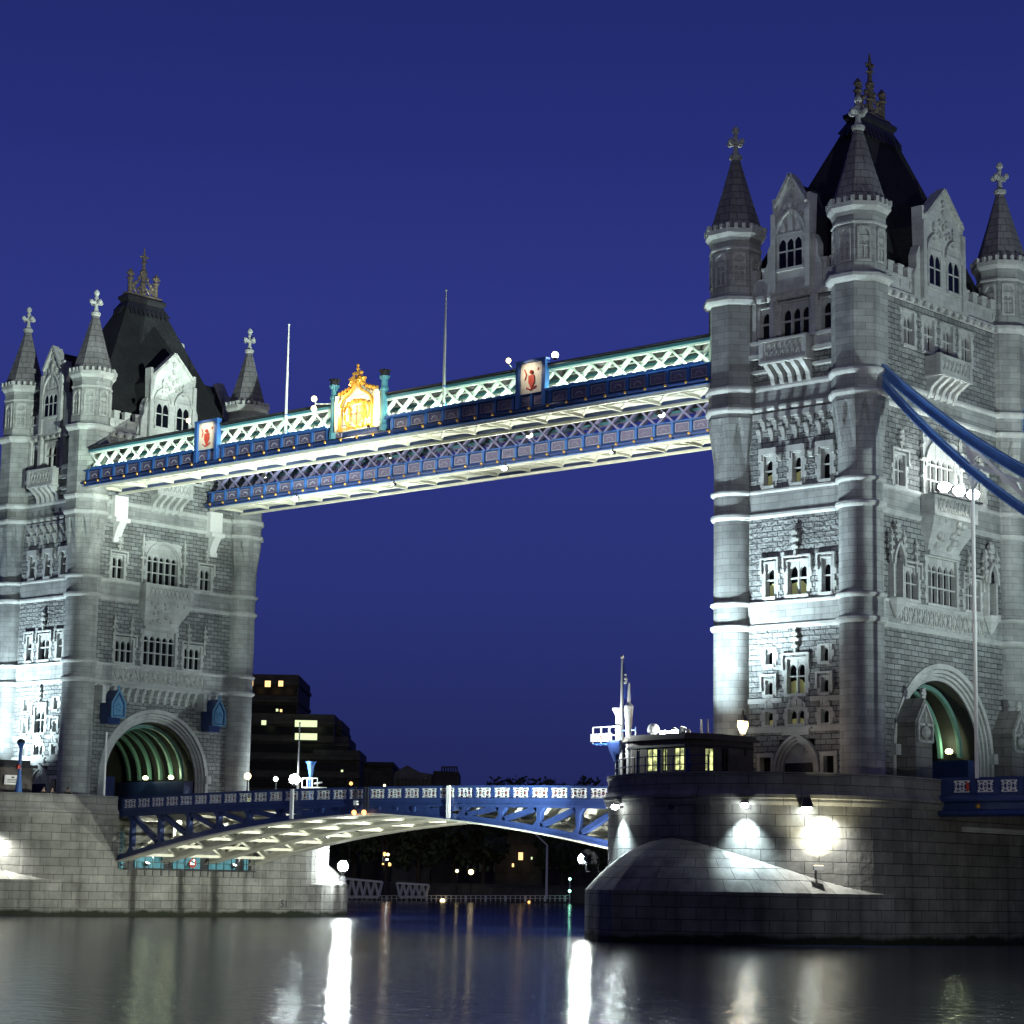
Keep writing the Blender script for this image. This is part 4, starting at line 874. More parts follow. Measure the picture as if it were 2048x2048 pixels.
for s in (-1, 1):
    for p, q in zip(og, og[1:]): m.bar((s*p[0], y-.18, p[1]), (s*q[0], y-.18, q[1]), .15, .26, (0, 1, 0))
    m.box(s*1.85-.13, s*1.85+.13, y-.24, y, 38.6, 40.35); m.box(s*1.85-.2, s*1.85+.2, y-.28, y, 40.28, 40.42); m.box(s*1.85-.2, s*1.85+.2, y-.28, y, 38.55, 38.75)
    m.tube([(s*.1, y-.12, 42.2), (s*.45, y-.12, 42.75), (s*.75, y-.12, 42.6), (s*.7, y-.12, 42.3), (s*.5, y-.12, 42.25)], .24, 7); m.ball((s*.5, y-.1, 42.5), .3, 9, 6)
    for k in range(4): m.bar((s*(1.0+.36*k), y, 41.6-.1*k), (s*(1.0+.36*k), y, 41.92-.1*k), .13); m.ball((s*(1.0+.36*k), y, 41.98-.1*k), .19, 8, 5)
m.tube([(0, y-.1, 42.4), (0, y-.1, 43.7)], .09, 6); m.box(-.42, .42, y-.2, y, 43.02, 43.22); m.ball((-.42, y-.1, 43.12), .16, 8, 5); m.ball((.42, y-.1, 43.12), .16, 8, 5); m.ball((0, y-.1, 43.45), .15, 8, 5); m.ball((0, y-.1, 43.75), .13, 8, 5)
m.build('crest_moulding', 'gold', CR)
m = MB(); rg = random.Random(11)
for s in (-1, 1):                                    # rearing beasts either side of the shield, mantling above, scrollwork below
    m.tube([(s*.95, y-.1, 38.8), (s*1.05, y-.14, 39.3), (s*.95, y-.16, 39.8), (s*.85, y-.16, 40.3), (s*.95, y-.14, 40.55)], [.12, .2, .24, .2, .12], 7); m.ball((s*.92, y-.16, 40.68), .2, 8, 6)
    m.tube([(s*.9, y-.14, 40.2), (s*.65, y-.18, 40.35), (s*.58, y-.18, 40.2)], .075, 5); m.tube([(s*.95, y-.14, 39.8), (s*.68, y-.18, 39.85), (s*.6, y-.18, 39.7)], .075, 5); m.tube([(s*1.05, y-.12, 39.2), (s*1.4, y-.12, 39.5), (s*1.45, y-.12, 40.1), (s*1.3, y-.12, 40.4)], .07, 5); m.tube([(s*1.0, y-.12, 39.1), (s*.7, y-.14, 38.95), (s*.72, y-.14, 38.7)], .09, 5)
    for k in range(6): m.ball((s*(.35+.22*k), y-.1, 40.95-.10*k+rg.uniform(-.05, .05)), rg.uniform(.10, .16), 7, 5)
    for k in range(7): m.ball((s*(.15+.24*k), y-.1, 38.72+rg.uniform(-.05, .08)), rg.uniform(.09, .14), 7, 5)
m.ball((0, y-.14, 40.85), .22, 8, 6)
for k in range(5): a = -.5+.25*k; m.ball((a, y-.1, 40.75), .12, 6, 4)
m.poly([(-.55, 40.5), (.55, 40.5), (.55, 39.5), (.3, 39.05), (0, 38.8), (-.3, 39.05), (-.55, 39.5)], y-.14, y); m.build('crest_relief', 'gold', CR)
m = MB(); m.box(-.07, .07, y-.17, y, 38.95, 40.45); m.box(-.5, .5, y-.17, y, 39.75, 39.9); m.build('crest_cross', 'red', CR)
for s in (-1, 1):
    m = MB(); m.lathe(s*2.85, y+.1, [(.36, 38.1), (.36, 38.6), (.28, 38.75), (.28, 41.3), (.36, 41.4), (.36, 41.55), (.28, 41.7), (.27, 42.2), (.42, 42.35), (.44, 42.5)], 8, OCT); o = m.build('crest_pillar', 'teal', CR)
    m = MB(); m.lathe(s*2.85, y+.1, [(.40, 42.45), (.34, 42.9)], 8, OCT); [m.box(s*2.85+.34*cos(a)-.09, s*2.85+.34*cos(a)+.09, y+.1+.34*sin(a)-.09, y+.1+.34*sin(a)+.09, 42.85, 43.02) for a in [k*pi/4 for k in range(8)]]; m.build('pillar_crown', 'lead', o)
for xc in (-18.1, 18.5):
    w_ = 1.1; m = MB(); m.box(xc-w_, xc+w_, y-.1, y+.2, 39.05, 41.35); S_ = m.build('shield_panel', 'cream', WN)
    m = MB()
    for s in (-1, 1): m.box(xc+s*1.28-.17, xc+s*1.28+.17, y-.28, y+.2, 38.0, 41.4)
    m.box(xc-1.5, xc+1.5, y-.3, y+.2, 41.38, 41.55); m.build('shield_pilaster', 'midblue', S_)
    m = MB(); m.poly([(xc-.28, 40.4), (xc+.28, 40.4), (xc+.3, 39.9), (xc, 39.4), (xc-.3, 39.9)], y-.17, y-.08); m.ball((xc, y-.14, 40.62), .16, 8, 5); m.tube([(xc-.5, y-.12, 39.5), (xc-.1, y-.14, 39.3), (xc+.5, y-.12, 39.55)], .06, 5); m.tube([(xc-.7, y-.12, 40.9), (xc-.5, y-.14, 40.5), (xc-.65, y-.12, 40.1)], .05, 5); m.tube([(xc+.7, y-.12, 40.9), (xc+.6, y-.14, 40.7)], .05, 5); m.build('shield_emblem', 'red', S_)
# ------------------------------------------------------------------ flagpoles on the walkway roof
for X_, lb in ((-8.25, 'bare white flagpole on the near walkway, left of the golden crest'), (9.57, 'bare white flagpole on the near walkway, right of the golden crest')):
    T = thing('flagpole', lb, 'flagpole', (X_, -10.78, 39.2)); m = MB(); m.tube([(0, 0, 0), (0, 0, 4.5), (0, 0, 9.05)], [.12, .10, .055], 8); m.build('pole', 'white', T, True)
    m = MB(); m.ball((0, 0, 9.1), .10, 8, 5); m.build('truck', 'white', T); m = MB(); m.box(-.12, .12, -.1, .28, 1.5, 1.62); m.box(-.12, .12, -.1, .28, .1, .2); m.build('bracket', 'midblue', T)
# ------------------------------------------------------------------ suspension chains and the land span
def chain(y, label):
    T = thing('suspension_chain', label, 'chain', (0, 0, 0))
    zu = lambda x: 38.1-.98*(x-46.8)+.0165*(x-46.8)**2
    zl = lambda x: 37.45-1.19*(x-46.8)+.0211*(x-46.8)**2
    for fn, nm, hh in ((zu, 'upper_member', .36), (zl, 'lower_member', .26)):
        X_ = [46.4+1.3*k for k in range(18)]
        m = MB(); m.loft([[(x, y-.22, fn(x)-hh), (x, y+.22, fn(x)-hh), (x, y+.22, fn(x)+hh), (x, y-.22, fn(x)+hh)] for x in X_]); o = m.build(nm, 'chainblue', T)
        q = MB()
        for a in (-hh-.02, hh+.02): q.loft([[(x, y-.30, fn(x)+a-.04), (x, y+.30, fn(x)+a-.04), (x, y+.30, fn(x)+a+.04), (x, y-.30, fn(x)+a+.04)] for x in X_])
        q.build('flange', 'paleblue', o)
    for k in range(3):
        xa = 54.5+5.4*k; xb = xa+5.4; m = MB()
        if k < 3:
            m.bar((xa, y, zu(xa)-.3), (xa, y, zl(xa)+.3), .22, .25); m.poly([(xa-.5, zu(xa)-.1), (xa+.7, zu(xa)-.9), (xa+.1, zu(xa)-1.3), (xa-.3, zu(xa)-1.2)], y-.06, y+.06)
            m.bar((xa, y-.1, zu(xa)-.4), (xb, y-.1, zl(xb)+.4), .22, .2, (0, 1, 0)); m.bar((xa, y+.1, zl(xa)+.4), (xb, y+.1, zu(xb)-.4), .22, .2, (0, 1, 0))
            c = ((xa+xb)/2, (zu(xa)+zl(xb))/2); m.poly([(c[0]-.7, c[1]+.45), (c[0]+.5, c[1]-.05), (c[0]+.7, c[1]-.5), (c[0]-.5, c[1]+.05)], y-.14, y+.14); m.build('bracing', 'white', T)
        m = MB(); zt_ = zl(xa)-.4; m.poly([(xa-.35, zl(xa)-.2), (xa+.35, zl(xa)-.75), (xa, zl(xa)-1.25)], y-.1, y+.1); m.tube([(xa, y, zt_), (xa, y, 10.2)], .13, 8); m.lathe(xa, y, [(.12, 19.2), (.17, 19.3), (.17, 19.9), (.12, 20.0)], 8); m.build('hanger_rod', 'white', T)
    return T
chain(-9.1, 'blue suspension chain with white bracing at the near side of the nearer tower')
chain(9.1, 'blue suspension chain at the far side of the nearer tower')
T = thing('suspended_span', 'blue railed land span running off to the right of the nearer pier', 'bridge span', (0, 0, 0))
m = MB(); m.box(51.85, 110, -8.9, 8.9, 8.2, 8.8); m.build('deck', 'blue', T)
struct(MB().box(51.85, 110, -8.6, 8.6, 8.86, 8.92).build('roadway', 'asphalt'))
for y0, sgn in ((-9.0, -1), (9.0, 1)):
    F = lambda u, d, z: (u, y0+sgn*d, z)
    m = MB(F); m.box(51.85, 110, -.3, 0, 7.9, 10.2); m.loft([[(u, -.1, 9.2), (u, .22, 9.18), (u, .42, 8.95), (u, .42, 8.80), (u, .2, 8.72), (u, -.1, 8.7)] for u in (51.85, 110)]); m.loft([[(u, -.1, 8.3), (u, .3, 8.22), (u, .36, 8.0), (u, .1, 7.85), (u, -.1, 7.85)] for u in (51.85, 110)]); m.box(51.85, 110, -.36, .06, 10.16, 10.28)
    for k in range(36): u = 54.2+1.66*k; m.box(u-.16, u+.16, -.1, .10, 9.22, 10.2)
    p = m.build('parapet', 'blue', T)
    for k in range(24): rail_panel(p, 53.37+1.66*(k), y0+sgn*.02, 9.72, .72, False)
    m = MB(F); [m.ball((54.5+5.4*k, .02, 8.5), .16, 8, 5) for k in range(1)]; m.build('gilt_boss', 'gold', T)
m = MB(); m.box(53.75, 53.9, -9.16, -9.05, 9.45, 9.95); m.build('red_plaque', 'red', T)
# ------------------------------------------------------------------ things on the piers
# control cabin on the right pier
T = thing('control_cabin', 'dark control cabin with lit yellow windows on the nearer pier', 'cabin', (0, 0, 8.9))
pl = [(32.7, -17.1), (34.7, -18.55), (39.6, -19.25), (40.75, -17.4), (40.75, -13.6), (33.4, -13.6)]
MB().prism(pl, 0, 1.55).build('lower_wall', 'cabinwall', T)
MB().prism([(x*.998+.07, y*.998-.03) for x, y in pl], 3.15, 3.6).build('upper_wall', 'cabinwall', T)
MB().prism([(33.4, -16.6), (34.9, -17.9), (39.2, -18.5), (40.1, -17.1), (40.1, -14.2), (33.9, -14.2)], 1.5, 3.2).build('inner_wall', 'cabinwall', T)
def facet(p, q, spans):
    p = Vector(p); q = Vector(q); d = (q-p).normalized(); n = Vector((d.y, -d.x)); L_ = (q-p).length
    F = lambda u, dd, z: (p.x+d.x*u+n.x*dd, p.y+d.y*u+n.y*dd, z)
    e = 0.
    for a, b_, lit in spans+[(1, 1, 0)]:
        if a > e: MB(F).box(e*L_, a*L_, -.3, 0, 1.55, 3.15).build('window_pier', 'cabinwall', T)
        if b_ > a:
            m = MB(F); m.box(a*L_, b_*L_, -.16, -.10, 1.6, 3.1); o = m.build('window', 'cabinlit' if lit else 'glass', T)
            m = MB(F); c = (a+b_)/2*L_; m.box(c-.03, c+.03, -.12, -.04, 1.55, 3.15); m.box(a*L_, b_*L_, -.12, -.03, 1.52, 1.66); m.box(a*L_, b_*L_, -.12, -.03, 3.02, 3.17); m.build('window_frame', 'darkiron', o)
        e = b_
facet(pl[0], pl[1], [(.12, .85, 0)])
facet(pl[1], pl[2], [(.10, .15, 1), (.29, .47, 1), (.58, .66, 1), (.80, .97, 1)])
facet(pl[2], pl[3], [(.62, .86, 1)])
facet(pl[3], pl[4], [(.1, .3, 0)])
c = (36.9, -16.3); rf = [(c[0]+(x-c[0])*1.07, c[1]+(y-c[1])*1.12) for x, y in pl]
m = MB(); m.prism(rf, 3.6, 3.78); m.prism([(c[0]+(x-c[0])*1.03, c[1]+(y-c[1])*1.05) for x, y in pl], 3.78, 3.98); m.build('roof', 'cabinwall', T)
m = MB()
for a, b_ in zip(pl, pl[1:]): m.bar((*a, 1.5), (*b_, 1.5), .12, .10); m.bar((*a, 3.2), (*b_, 3.2), .12, .14)
m.build('trim', 'darkiron', T)
ZR = 12.88
for x, y, r, lb in ((35.7, -17.6, .42, 'large white radar dome at the left end of the cabin roof'), (38.6, -17.7, .18, 'small white dome near the right end of the cabin roof')):
    T = thing('antenna_dome', lb, 'antenna', (x, y, ZR)); m = MB(); m.lathe(0, 0, [(r*.5, 0), (r*.45, r*.4), (r*.9, r*.5), (r, r*1.0), (r*.8, r*1.6), (r*.4, r*1.9), (.01, r*1.97)], 14); m.build('dome', 'white', T, True); m = MB(); m.box(-r*.7, r*.7, -r*.7, r*.7, -.02, .08); m.build('base', 'white', T)
for x, y, lb in ((36.6, -17.6, 'left flat lit lamp on the cabin roof edge'), (37.5, -17.75, 'right flat lit lamp on the cabin roof edge')):
    T = thing('roof_lamp', lb, 'lamp', (x, y, ZR)); MB().lathe(0, 0, [(.1, 0), (.30, .12), (.27, .26), (.05, .32)], 12).build('lens', 'lampwhite', T, True); MB().lathe(0, 0, [(.16, -.02), (.16, .08)], 10).build('base', 'darkiron', T)
for x, y, lb in ((39.5, -17.5, 'left short white whip antenna on the cabin roof'), (39.95, -17.4, 'right short white whip antenna on the cabin roof')):
    T = thing('whip_antenna', lb, 'antenna', (x, y, ZR)); m = MB(); m.tube([(0, 0, .05), (0, 0, .95)], [.07, .05], 6); m.build('rod', 'white', T); m = MB(); m.box(-.2, .2, -.1, .1, -.02, .08); m.build('base', 'white', T)
# mast group left of the cabin
T = thing('flagpole', 'tall white flagpole with a blue flag beside the control cabin', 'flagpole', (33.15, -17.75, 8.9)); m = MB(); m.tube([(0, 0, 0), (0, 0, 5), (0, 0, 9.2)], [.14, .12, .075], 8); m.build('pole', 'white', T, True); MB().ball((0, 0, 9.25), .14, 8, 6).build('truck', 'white', T)
pts = []; fs = []
for i in range(9):
    for j in range(13):
        s_ = i/8; t_ = j/12; wv = .06*sin(9*s_+2*t_); xx = s_*(.16+.62*t_)*.74; pts.append((33.15+.09+xx*.74-wv*.6, -17.75+xx*.67+wv*.8, 17.75-2.35*t_-.25*s_*(1-t_)))
for i in range(8):
    for j in range(12): fs.append((i*13+j, i*13+j+1, (i+1)*13+j+1, (i+1)*13+j))
m = MB(); n0 = len(pts); pts2 = [(x+.012, y-.012, z) for x, y, z in pts]; m.add(pts, fs); m.add(pts2, fs)
fl = tag(m.build('flag', 'flag', None, True), 'limp dark blue flag with a white emblem hanging from the pole by the cabin', 'flag')
m = MB(); [m.ball((33.15+.20+dx, -17.75+.10, z), r, 8, 5) for dx, z, r in ((0, 16.95, .10), (.04, 16.7, .13), (0, 16.45, .12), (.08, 16.55, .08))]; m.build('flag_emblem', 'white', fl)
T = thing('signal_mast', 'stout white signal mast with tapering top right of the flagpole', 'mast', (33.75, -17.75, 8.9)); m = MB(); m.lathe(0, 0, [(.16, 0), (.18, 4.0), (.24, 5.0), (.27, 5.5), (.30, 6.0), (.12, 6.2), (.07, 7.4), (.05, 7.5)], 10); m.build('mast', 'white', T, True); m = MB(); m.bar((-.5, 0, 4.4), (.6, 0, 4.4), .08); m.bar((.6, 0, 3.9), (.6, 0, 4.6), .08); m.build('arm', 'midblue', T)
T = thing('signal_column', 'fluted white column with flared head left of the flagpole', 'column', (32.75, -17.6, 8.9)); m = MB(); m.lathe(0, 0, [(.22, 0), (.20, 3.8), (.19, 5.3), (.26, 5.5), (.42, 5.8), (.42, 5.9)], 12); m.build('shaft', 'white', T); m = MB(); m.lathe(0, 0, [(.16, 2.2), (.55, 3.0), (.75, 3.6), (.75, 3.75)], 8); m.build('bracket', 'blue', T)
T = thing('signal_platform', 'pale blue signal platform with lifebuoys overhanging the left side of the nearer pier', 'platform', (31.9, -17.6, 12.5)); m = MB(); m.box(-.9, 1.2, -.5, .5, -.08, 0); m.build('deck', 'midblue', T); m = MB()
for x in (-.9, -.2, .5, 1.2): m.bar((x, -.5, 0), (x, -.5, 1.05), .07)
m.bar((-.9, -.5, 1.05), (1.2, -.5, 1.05), .07); m.bar((-.9, -.5, .5), (1.2, -.5, .5), .06); m.build('railing', 'white', T)
for k, (x, a, mt) in enumerate(((-.75, .6, 'white'), (-.1, .7, 'white'), (.5, .8, 'white'))):
    m = MB(); m.box(x-.26, x+.26, -.62, -.54, .10, .62); o = m.build('board', mt, T); (MB().bar((x-.1, -.63, .5), (x+.14, -.63, .2), .1, .03, (0, 1, 0)).build('board_mark', 'red', o) if k == 1 else None)
m = MB(); m.tube([(.9, 0, -.1), (.9, 0, -3.6)], .16, 8); m.build('post', 'blue', T)
lamp('POINT', 'lamp', T, (.9, -1.5, .6), 550, (.9, 1, 1), rad=.1)
# blue railing along the parapet of the right pier, round the river side
T = thing('pier_railing', 'blue iron railing on the parapet by the control cabin', 'railing', (41.15, -12, 10.2)); pr = [(10.25*cos(a), 10.25*sin(a)) for a in [radians(192+7*k) for k in range(14)]]
m = MB()
for x, y in pr: m.bar((x, y, 0), (x, y, 1.05), .05)
m.build('posts', 'blue', T)
for z in (.5, 1.03): MB().tube([(x, y, z) for x, y in pr], .035, 6).build('rail', 'blue', T)
for a in (228, 250, 262, 275): x, y = 10.2*cos(radians(a)), 10.2*sin(radians(a)); m = MB(); m.box(x-.07, x+.07, y-.07, y+.07, 0, 1.45); m.build('standard', 'blue', T)
# ornate lit street lamp
T = thing('street_lamp', 'ornate lit street lamp with crossbar on the nearer pier', 'street lamp', (40.2, -14.0, 8.9)); m = MB(); m.lathe(0, 0, [(.26, 0), (.26, .3), (.16, .5), (.13, 1.5), (.16, 1.6), (.09, 1.8), (.08, 4.0), (.14, 4.1), (.06, 4.2)], 10); m.build('post', 'darkiron', T, True)
m = MB(); m.bar((-.62, .55, 3.0), (.62, -.55, 3.0), .09)
for s in (-1, 1): m.tube([(s*.6, -s*.53, 2.75), (s*.66, -s*.58, 3.0), (s*.62, -s*.55, 3.3)], .06, 6); m.tube([(s*.1, -s*.09, 2.5), (s*.3, -s*.26, 2.8), (s*.5, -s*.44, 2.95)], .05, 6)
m.build('crossbar', 'darkiron', T)
MB().lathe(0, 0, [(.15, 4.2), (.36, 4.7), (.34, 5.0), (.2, 5.08)], 8).build('lantern_glass', 'lampwarm', T); m = MB(); m.lathe(0, 0, [(.40, 5.0), (.34, 5.08), (.18, 5.4), (.09, 5.45), (.09, 5.6), (.03, 5.75)], 8); m.build('lantern_cap', 'darkiron', T)
lamp('POINT', 'lamp', T, (.0, -.55, 4.75), 350, WARM, rad=.2)
# left pier: dark cabin with sign, blue lamp post, people, pole
T = thing('pier_cabin', 'low dark cabin with flat roof and a white notice on the farther pier', 'cabin', (0, 0, 8.9)); pl = [(-43.5, -21.4), (-38.2, -20.6), (-35.2, -17.6), (-34.4, -14.9), (-38.5, -13.9), (-43.5, -15)]
MB().prism(pl, 0, 3.5).build('wall', 'cabinwall', T); c = (-39, -17.3); m = MB(); m.prism([(c[0]+(x-c[0])*1.08, c[1]+(y-c[1])*1.1) for x, y in pl], 3.5, 3.75); m.prism([(c[0]+(x-c[0])*.95, c[1]+(y-c[1])*.95) for x, y in pl], 3.75, 4.15); m.build('roof', 'roofing', T)
m = MB(); [m.box(-38.5+1.2*k, -38.0+1.2*k, -17.5-.2*k, -17.0-.2*k, 4.1, 4.45+.12*(k % 2)) for k in range(3)]; m.build('vent', 'white', T)
p = Vector((-35.05, -17.3)); q = Vector((-34.45, -15.2)); d = (q-p).normalized(); n = Vector((d.y, -d.x)); F = lambda u, dd, z: (p.x+d.x*u+n.x*dd, p.y+d.y*u+n.y*dd, z)
m = MB(F); m.box(-.05, 1.45, .0, .12, 2.05, 2.85); o = m.build('notice', 'white', T); m = MB(F); m.lathe(.7, .13, [(.01, 2.6), (.16, 2.62), (.12, 2.70), (.01, 2.74)], 8); [m.box(.2, 1.2, .12, .13, z, z+.05) for z in (2.45, 2.33, 2.21)]; m.build('notice_marks', 'darkiron', o)
T = thing('lamp_post', 'blue unlit lamp post with flared head in front of the dark cabin', 'lamp post', (-32.9, -17.35, 8.9)); m = MB(); m.lathe(0, 0, [(.34, 0), (.36, 1.0), (.24, 2.2), (.16, 3.0), (.14, 5.0), (.30, 5.4), (.38, 5.5)], 10); m.build('post', 'midblue', T, True); MB().lathe(0, 0, [(.36, 5.48), (.30, 5.75), (.10, 5.85)], 10).build('head', 'darkiron', T); m = MB(); m.box(-.12, .16, -.3, .0, 3.3, 3.65); m.build('box', 'red', T)
T = thing('pole', 'plain pale grey pole standing before the left arch', 'pole', (-32.2, -8.9, 8.9)); m = MB(); m.tube([(0, 0, 0), (0, 0, 6.9)], [.13, .09], 8); m.build('shaft', 'white', T, True); m = MB(); m.lathe(0, 0, [(.2, 0), (.2, .25), (.14, .3)], 8); m.build('foot', 'darkiron', T)
def skinned(name, V, E_, Rr, mat, parent=None):
    me = bpy.data.meshes.new(name); me.from_pydata(V, E_, []); o = bpy.data.objects.new(name, me); COL.objects.link(o)
    o.modifiers.new('skin', 'SKIN')
    for sv, r in zip(me.skin_vertices[0].data, Rr): sv.radius = (r, r)
    me.skin_vertices[0].data[0].use_root = True
    sb = o.modifiers.new('smooth', 'SUBSURF'); sb.levels = 2; sb.render_levels = 2
    me.materials.append(M[mat])
    if parent: o.parent = parent
    return o
def person(x, y, rz, label, lean, arm=0., turn=0.):
    """a figure leaning with the forearms on the parapet; forward is -y"""
    V = [(0, 0, .95), (0, .02-lean*.3, 1.22), (0, .02-lean*.75, 1.45), (0, -lean*.85, 1.55), (0, -lean*.98, 1.64), (0, -lean*1.0, 1.74), (-.19, -lean*.7, 1.42), (-.26, -lean-.12, 1.20), (-.2, -lean-.40, 1.30), (.19, -lean*.7, 1.42), (.26, -lean-.12, 1.20), (.2, -lean-.40, 1.30+arm), (-.10, 0, .92), (-.11, .03, .5), (-.11, .08, .06), (-.11, -.08, .03), (.10, 0, .92), (.11, .05, .5), (.11, .12, .06), (.11, -.04, .03)]
    E_ = [(0, 1), (1, 2), (2, 3), (3, 4), (4, 5), (2, 6), (6, 7), (7, 8), (2, 9), (9, 10), (10, 11), (0, 12), (12, 13), (13, 14), (14, 15), (0, 16), (16, 17), (17, 18), (18, 19)]
    Rr = [.14, .13, .15, .06, .105, .10, .085, .06, .045, .085, .06, .045, .09, .065, .045, .04, .09, .065, .045, .04]
    o = skinned('person', V, E_, Rr, 'skin'); o.location = (x, y, 8.93); o.rotation_euler = (0, 0, rz); tag(o, label, 'person', 'people leaning on the left parapet')
    k = [0, 1, 2, 6, 7, 9, 10, 12, 13, 16, 17]; ix = {a: i for i, a in enumerate(k)}
    V2 = [V[a] for a in k]+[tuple(Vector(V[7]).lerp(Vector(V[8]), .75)), tuple(Vector(V[10]).lerp(Vector(V[11]), .75)), V[14], V[18]]
    E2 = [(ix[a], ix[b_]) for a, b_ in E_ if a in ix and b_ in ix]+[(ix[7], 11), (ix[10], 12), (ix[13], 13), (ix[17], 14)]
    skinned('coat', V2, E2, [.17, .16, .175, .11, .085, .11, .085, .115, .09, .115, .09, .065, .065, .07, .07], 'cloth', o)
    m = MB(); m.ball((0, -lean*1.0+.03, 1.77), .118, 10, 7, .95); m.build('hair', 'cloth', o, True)
    m = MB(); m.box(-.016, .016, -lean-.135, -lean-.09, 1.69, 1.73); m.build('nose', 'skin', o)
    return o
person(-32.25, -15.35, radians(70), 'person in dark coat at the parapet, nearest the white notice', .26)
person(-31.85, -14.75, radians(80), 'person in dark coat at the parapet, between two others', .18)
person(-31.55, -13.3, radians(60), 'person in dark coat holding one arm up at the parapet, nearest the left arch', .32, .18)
# lamps on the far side of the left pier
for X_, Y_, z, mat, lb, en in ((-32.2, 7.6, 12.75, 'lampwarm', 'lit globe street lamp beside the right foot of the farther tower', 120), (-31.5, 10.45, 12.6, 'lampsoft', 'lit white globe street lamp right of the farther tower, above the railing', 60)):
    T = thing('street_lamp', lb, 'street lamp', (X_, Y_, 8.9)); m = MB(); m.lathe(0, 0, [(.2, 0), (.2, .3), (.09, .6), (.07, z-9.2)], 8); m.build('post', 'darkiron', T); MB().ball((0, 0, z-8.9), .33 if mat == 'lampwarm' else .22, 12, 8).build('globe', mat, T, True)
T = thing('signal_mast', 'blue signal mast with platform behind the left end of the bascule', 'mast', (-31, 14.4, 8.9)); m = MB(); m.lathe(0, 0, [(.2, 0), (.16, 4.2), (.34, 5.2), (.5, 5.5)], 8); m.build('mast', 'midblue', T); m = MB(); m.box(-.5, 1.6, -.6, .6, 3.0, 3.1); [m.bar((a, -.6, 3.1), (a, -.6, 3.9), .07) for a in (-.5, .2, .9, 1.6)]; m.bar((-.5, -.6, 3.9), (1.6, -.6, 3.9), .07); m.bar((1.2, -.6, 3.4), (2.2, -.6, 3.5), .16); m.build('platform', 'white', T)
T = thing('flagpole', 'thin white pole behind the left end of the bascule', 'flagpole', (-31.2, 13.0, 8.9)); m = MB(); m.tube([(0, 0, 0), (0, 0, 9)], [.11, .06], 6); m.build('pole', 'white', T); MB().ball((0, 0, 9.05), .1, 8, 5).build('truck', 'white', T)
m = MB(); m.box(-33.5, -31.2, 8.2, 12.6, 8.9, 11.2); T = m.build('kiosk', 'cabinwall'); tag(T, 'small dark kiosk with lit window behind the bascule railing', 'kiosk'); m = MB(); m.box(-33.7, -31.0, 8.0, 12.8, 11.2, 11.4); m.build('roof', 'roofing', T); m = MB(); m.box(-32.9, -31.6, 8.12, 8.19, 9.9, 10.8); m.build('window', 'cabinlit', T)
# ------------------------------------------------------------------ floodlights, some of them added as fill
star_mat = 'lampstar'
def star(label, loc, rad, power, col=COOL, mat='lampwhite', stand=0.):
    T = thing('floodlight', label, 'floodlight', loc, 0, 'floodlights on the bridge'); MB().ball((0, 0, 0), rad, 14, 9).build('globe', mat, T, True)
    m = MB(); m.lathe(0, 0, [(rad*.6, -rad*1.25), (rad*.7, -rad*.8), (rad*.3, -rad*.7)], 10)
    if stand: m.lathe(0, 0, [(.5, -stand), (.16, -stand*.6), (.14, -rad*1.2)], 8)
    m.build('base', 'darkiron', T); lamp('POINT', 'lamp', T, (.2, -.25, rad+.15), power, col, rad=.15)
    return T
star('blazing white lamp at the far corner of the farther pier, by the water', (-32.0, 19.9, 4.75), .5, 7000, (.9, 1, .97), 'lampstar', 1.4)
star('glass ball lamp on the river side of the nearer pier, low beside the stone dome', (28.4, -15.9, 5.0), .32, 300, (.9, 1, .97), 'lampbeam')
star('blazing white lamp on the blue mast behind the left end of the bascule', (-31.9, 13.2, 12.7), .5, 600, (.85, 1, 1))
# on the cabin roofs, shining up the two river faces
flood('upward floodlight on the roof of the right cabin, left one', (36.7, -15.8, 13.35), (40.6, -9.6, 33), 21000, COOL, 92, .9)
flood('upward floodlight on the roof of the right cabin, right one', (35.4, -15.0, 13.35), (38.6, -9.6, 23), 5500, COOL, 96, .9)
flood('upward floodlight on the roof of the left cabin, left one', (-43.2, -17.2, 13.6), (-41.6, -9.6, 26), 13000, COOL, 84, .9)
flood('upward floodlight on the roof of the left cabin, right one', (-42.2, -16.6, 13.6), (-42.4, -9.6, 18), 10500, COOL, 96, .9)
# far-throwing floods across the river span, and added fill lamps
flood('big floodlight low on the river side of the nearer pier, aimed across the span', (29.3, -16.0, 5.0), (-36, -2, 30), 66000, (.80, 1., .93), 62, .8, size=.9)
flood('narrow floodlight on an added river pile, thrown at the far turret tops', (96, -62, 6), (-39, -2, 48.5), 700000, (.84, 1., .90), 15, .7, size=.8)
flood('narrow floodlight low on the nearer pier, thrown at the farthest turret', (29.3, -16.5, 5.3), (-36, 4, 50.5), 200000, (.84, 1., .90), 15, .7, size=.6)
flood('added broad fill floodlight out of view, washing the nearer tower', (104, -84, 7), (43, -7, 39), 52000, (.88, .92, 1), 27, .9, size=.8)  # unseen lamp added to lift the dim upper stages of the tower
flood('added fill floodlight out of view, washing the nearer pier flank', (84, -34, 4.5), (51.8, -3, 3.0), 5200, (.97, 1, .95), 60, .9, size=.5)  # unseen lamp added to lighten the pier drum and its landward side
flood('floodlight low on the river side of the nearer pier, under the bascule end', (29.6, -9.6, 4.6), (-20, -3, 6.0), 15000, (.95, 1., .88), 70, .9, size=.7)
flood('floodlight on a post of the land span facing the nearer tower', (88, -6, 10.6), (46.6, 2, 35), 42000, (.82, 1., .97), 66, .8, size=.8)
flood('added fill floodlight out of view, facing the bascule', (52, -92, 6.0), (-4, -8, 16.0), 26000, (.86, .93, 1), 42, .9, size=.8)  # unseen lamp added for frontal light on the bascule and walkway steel
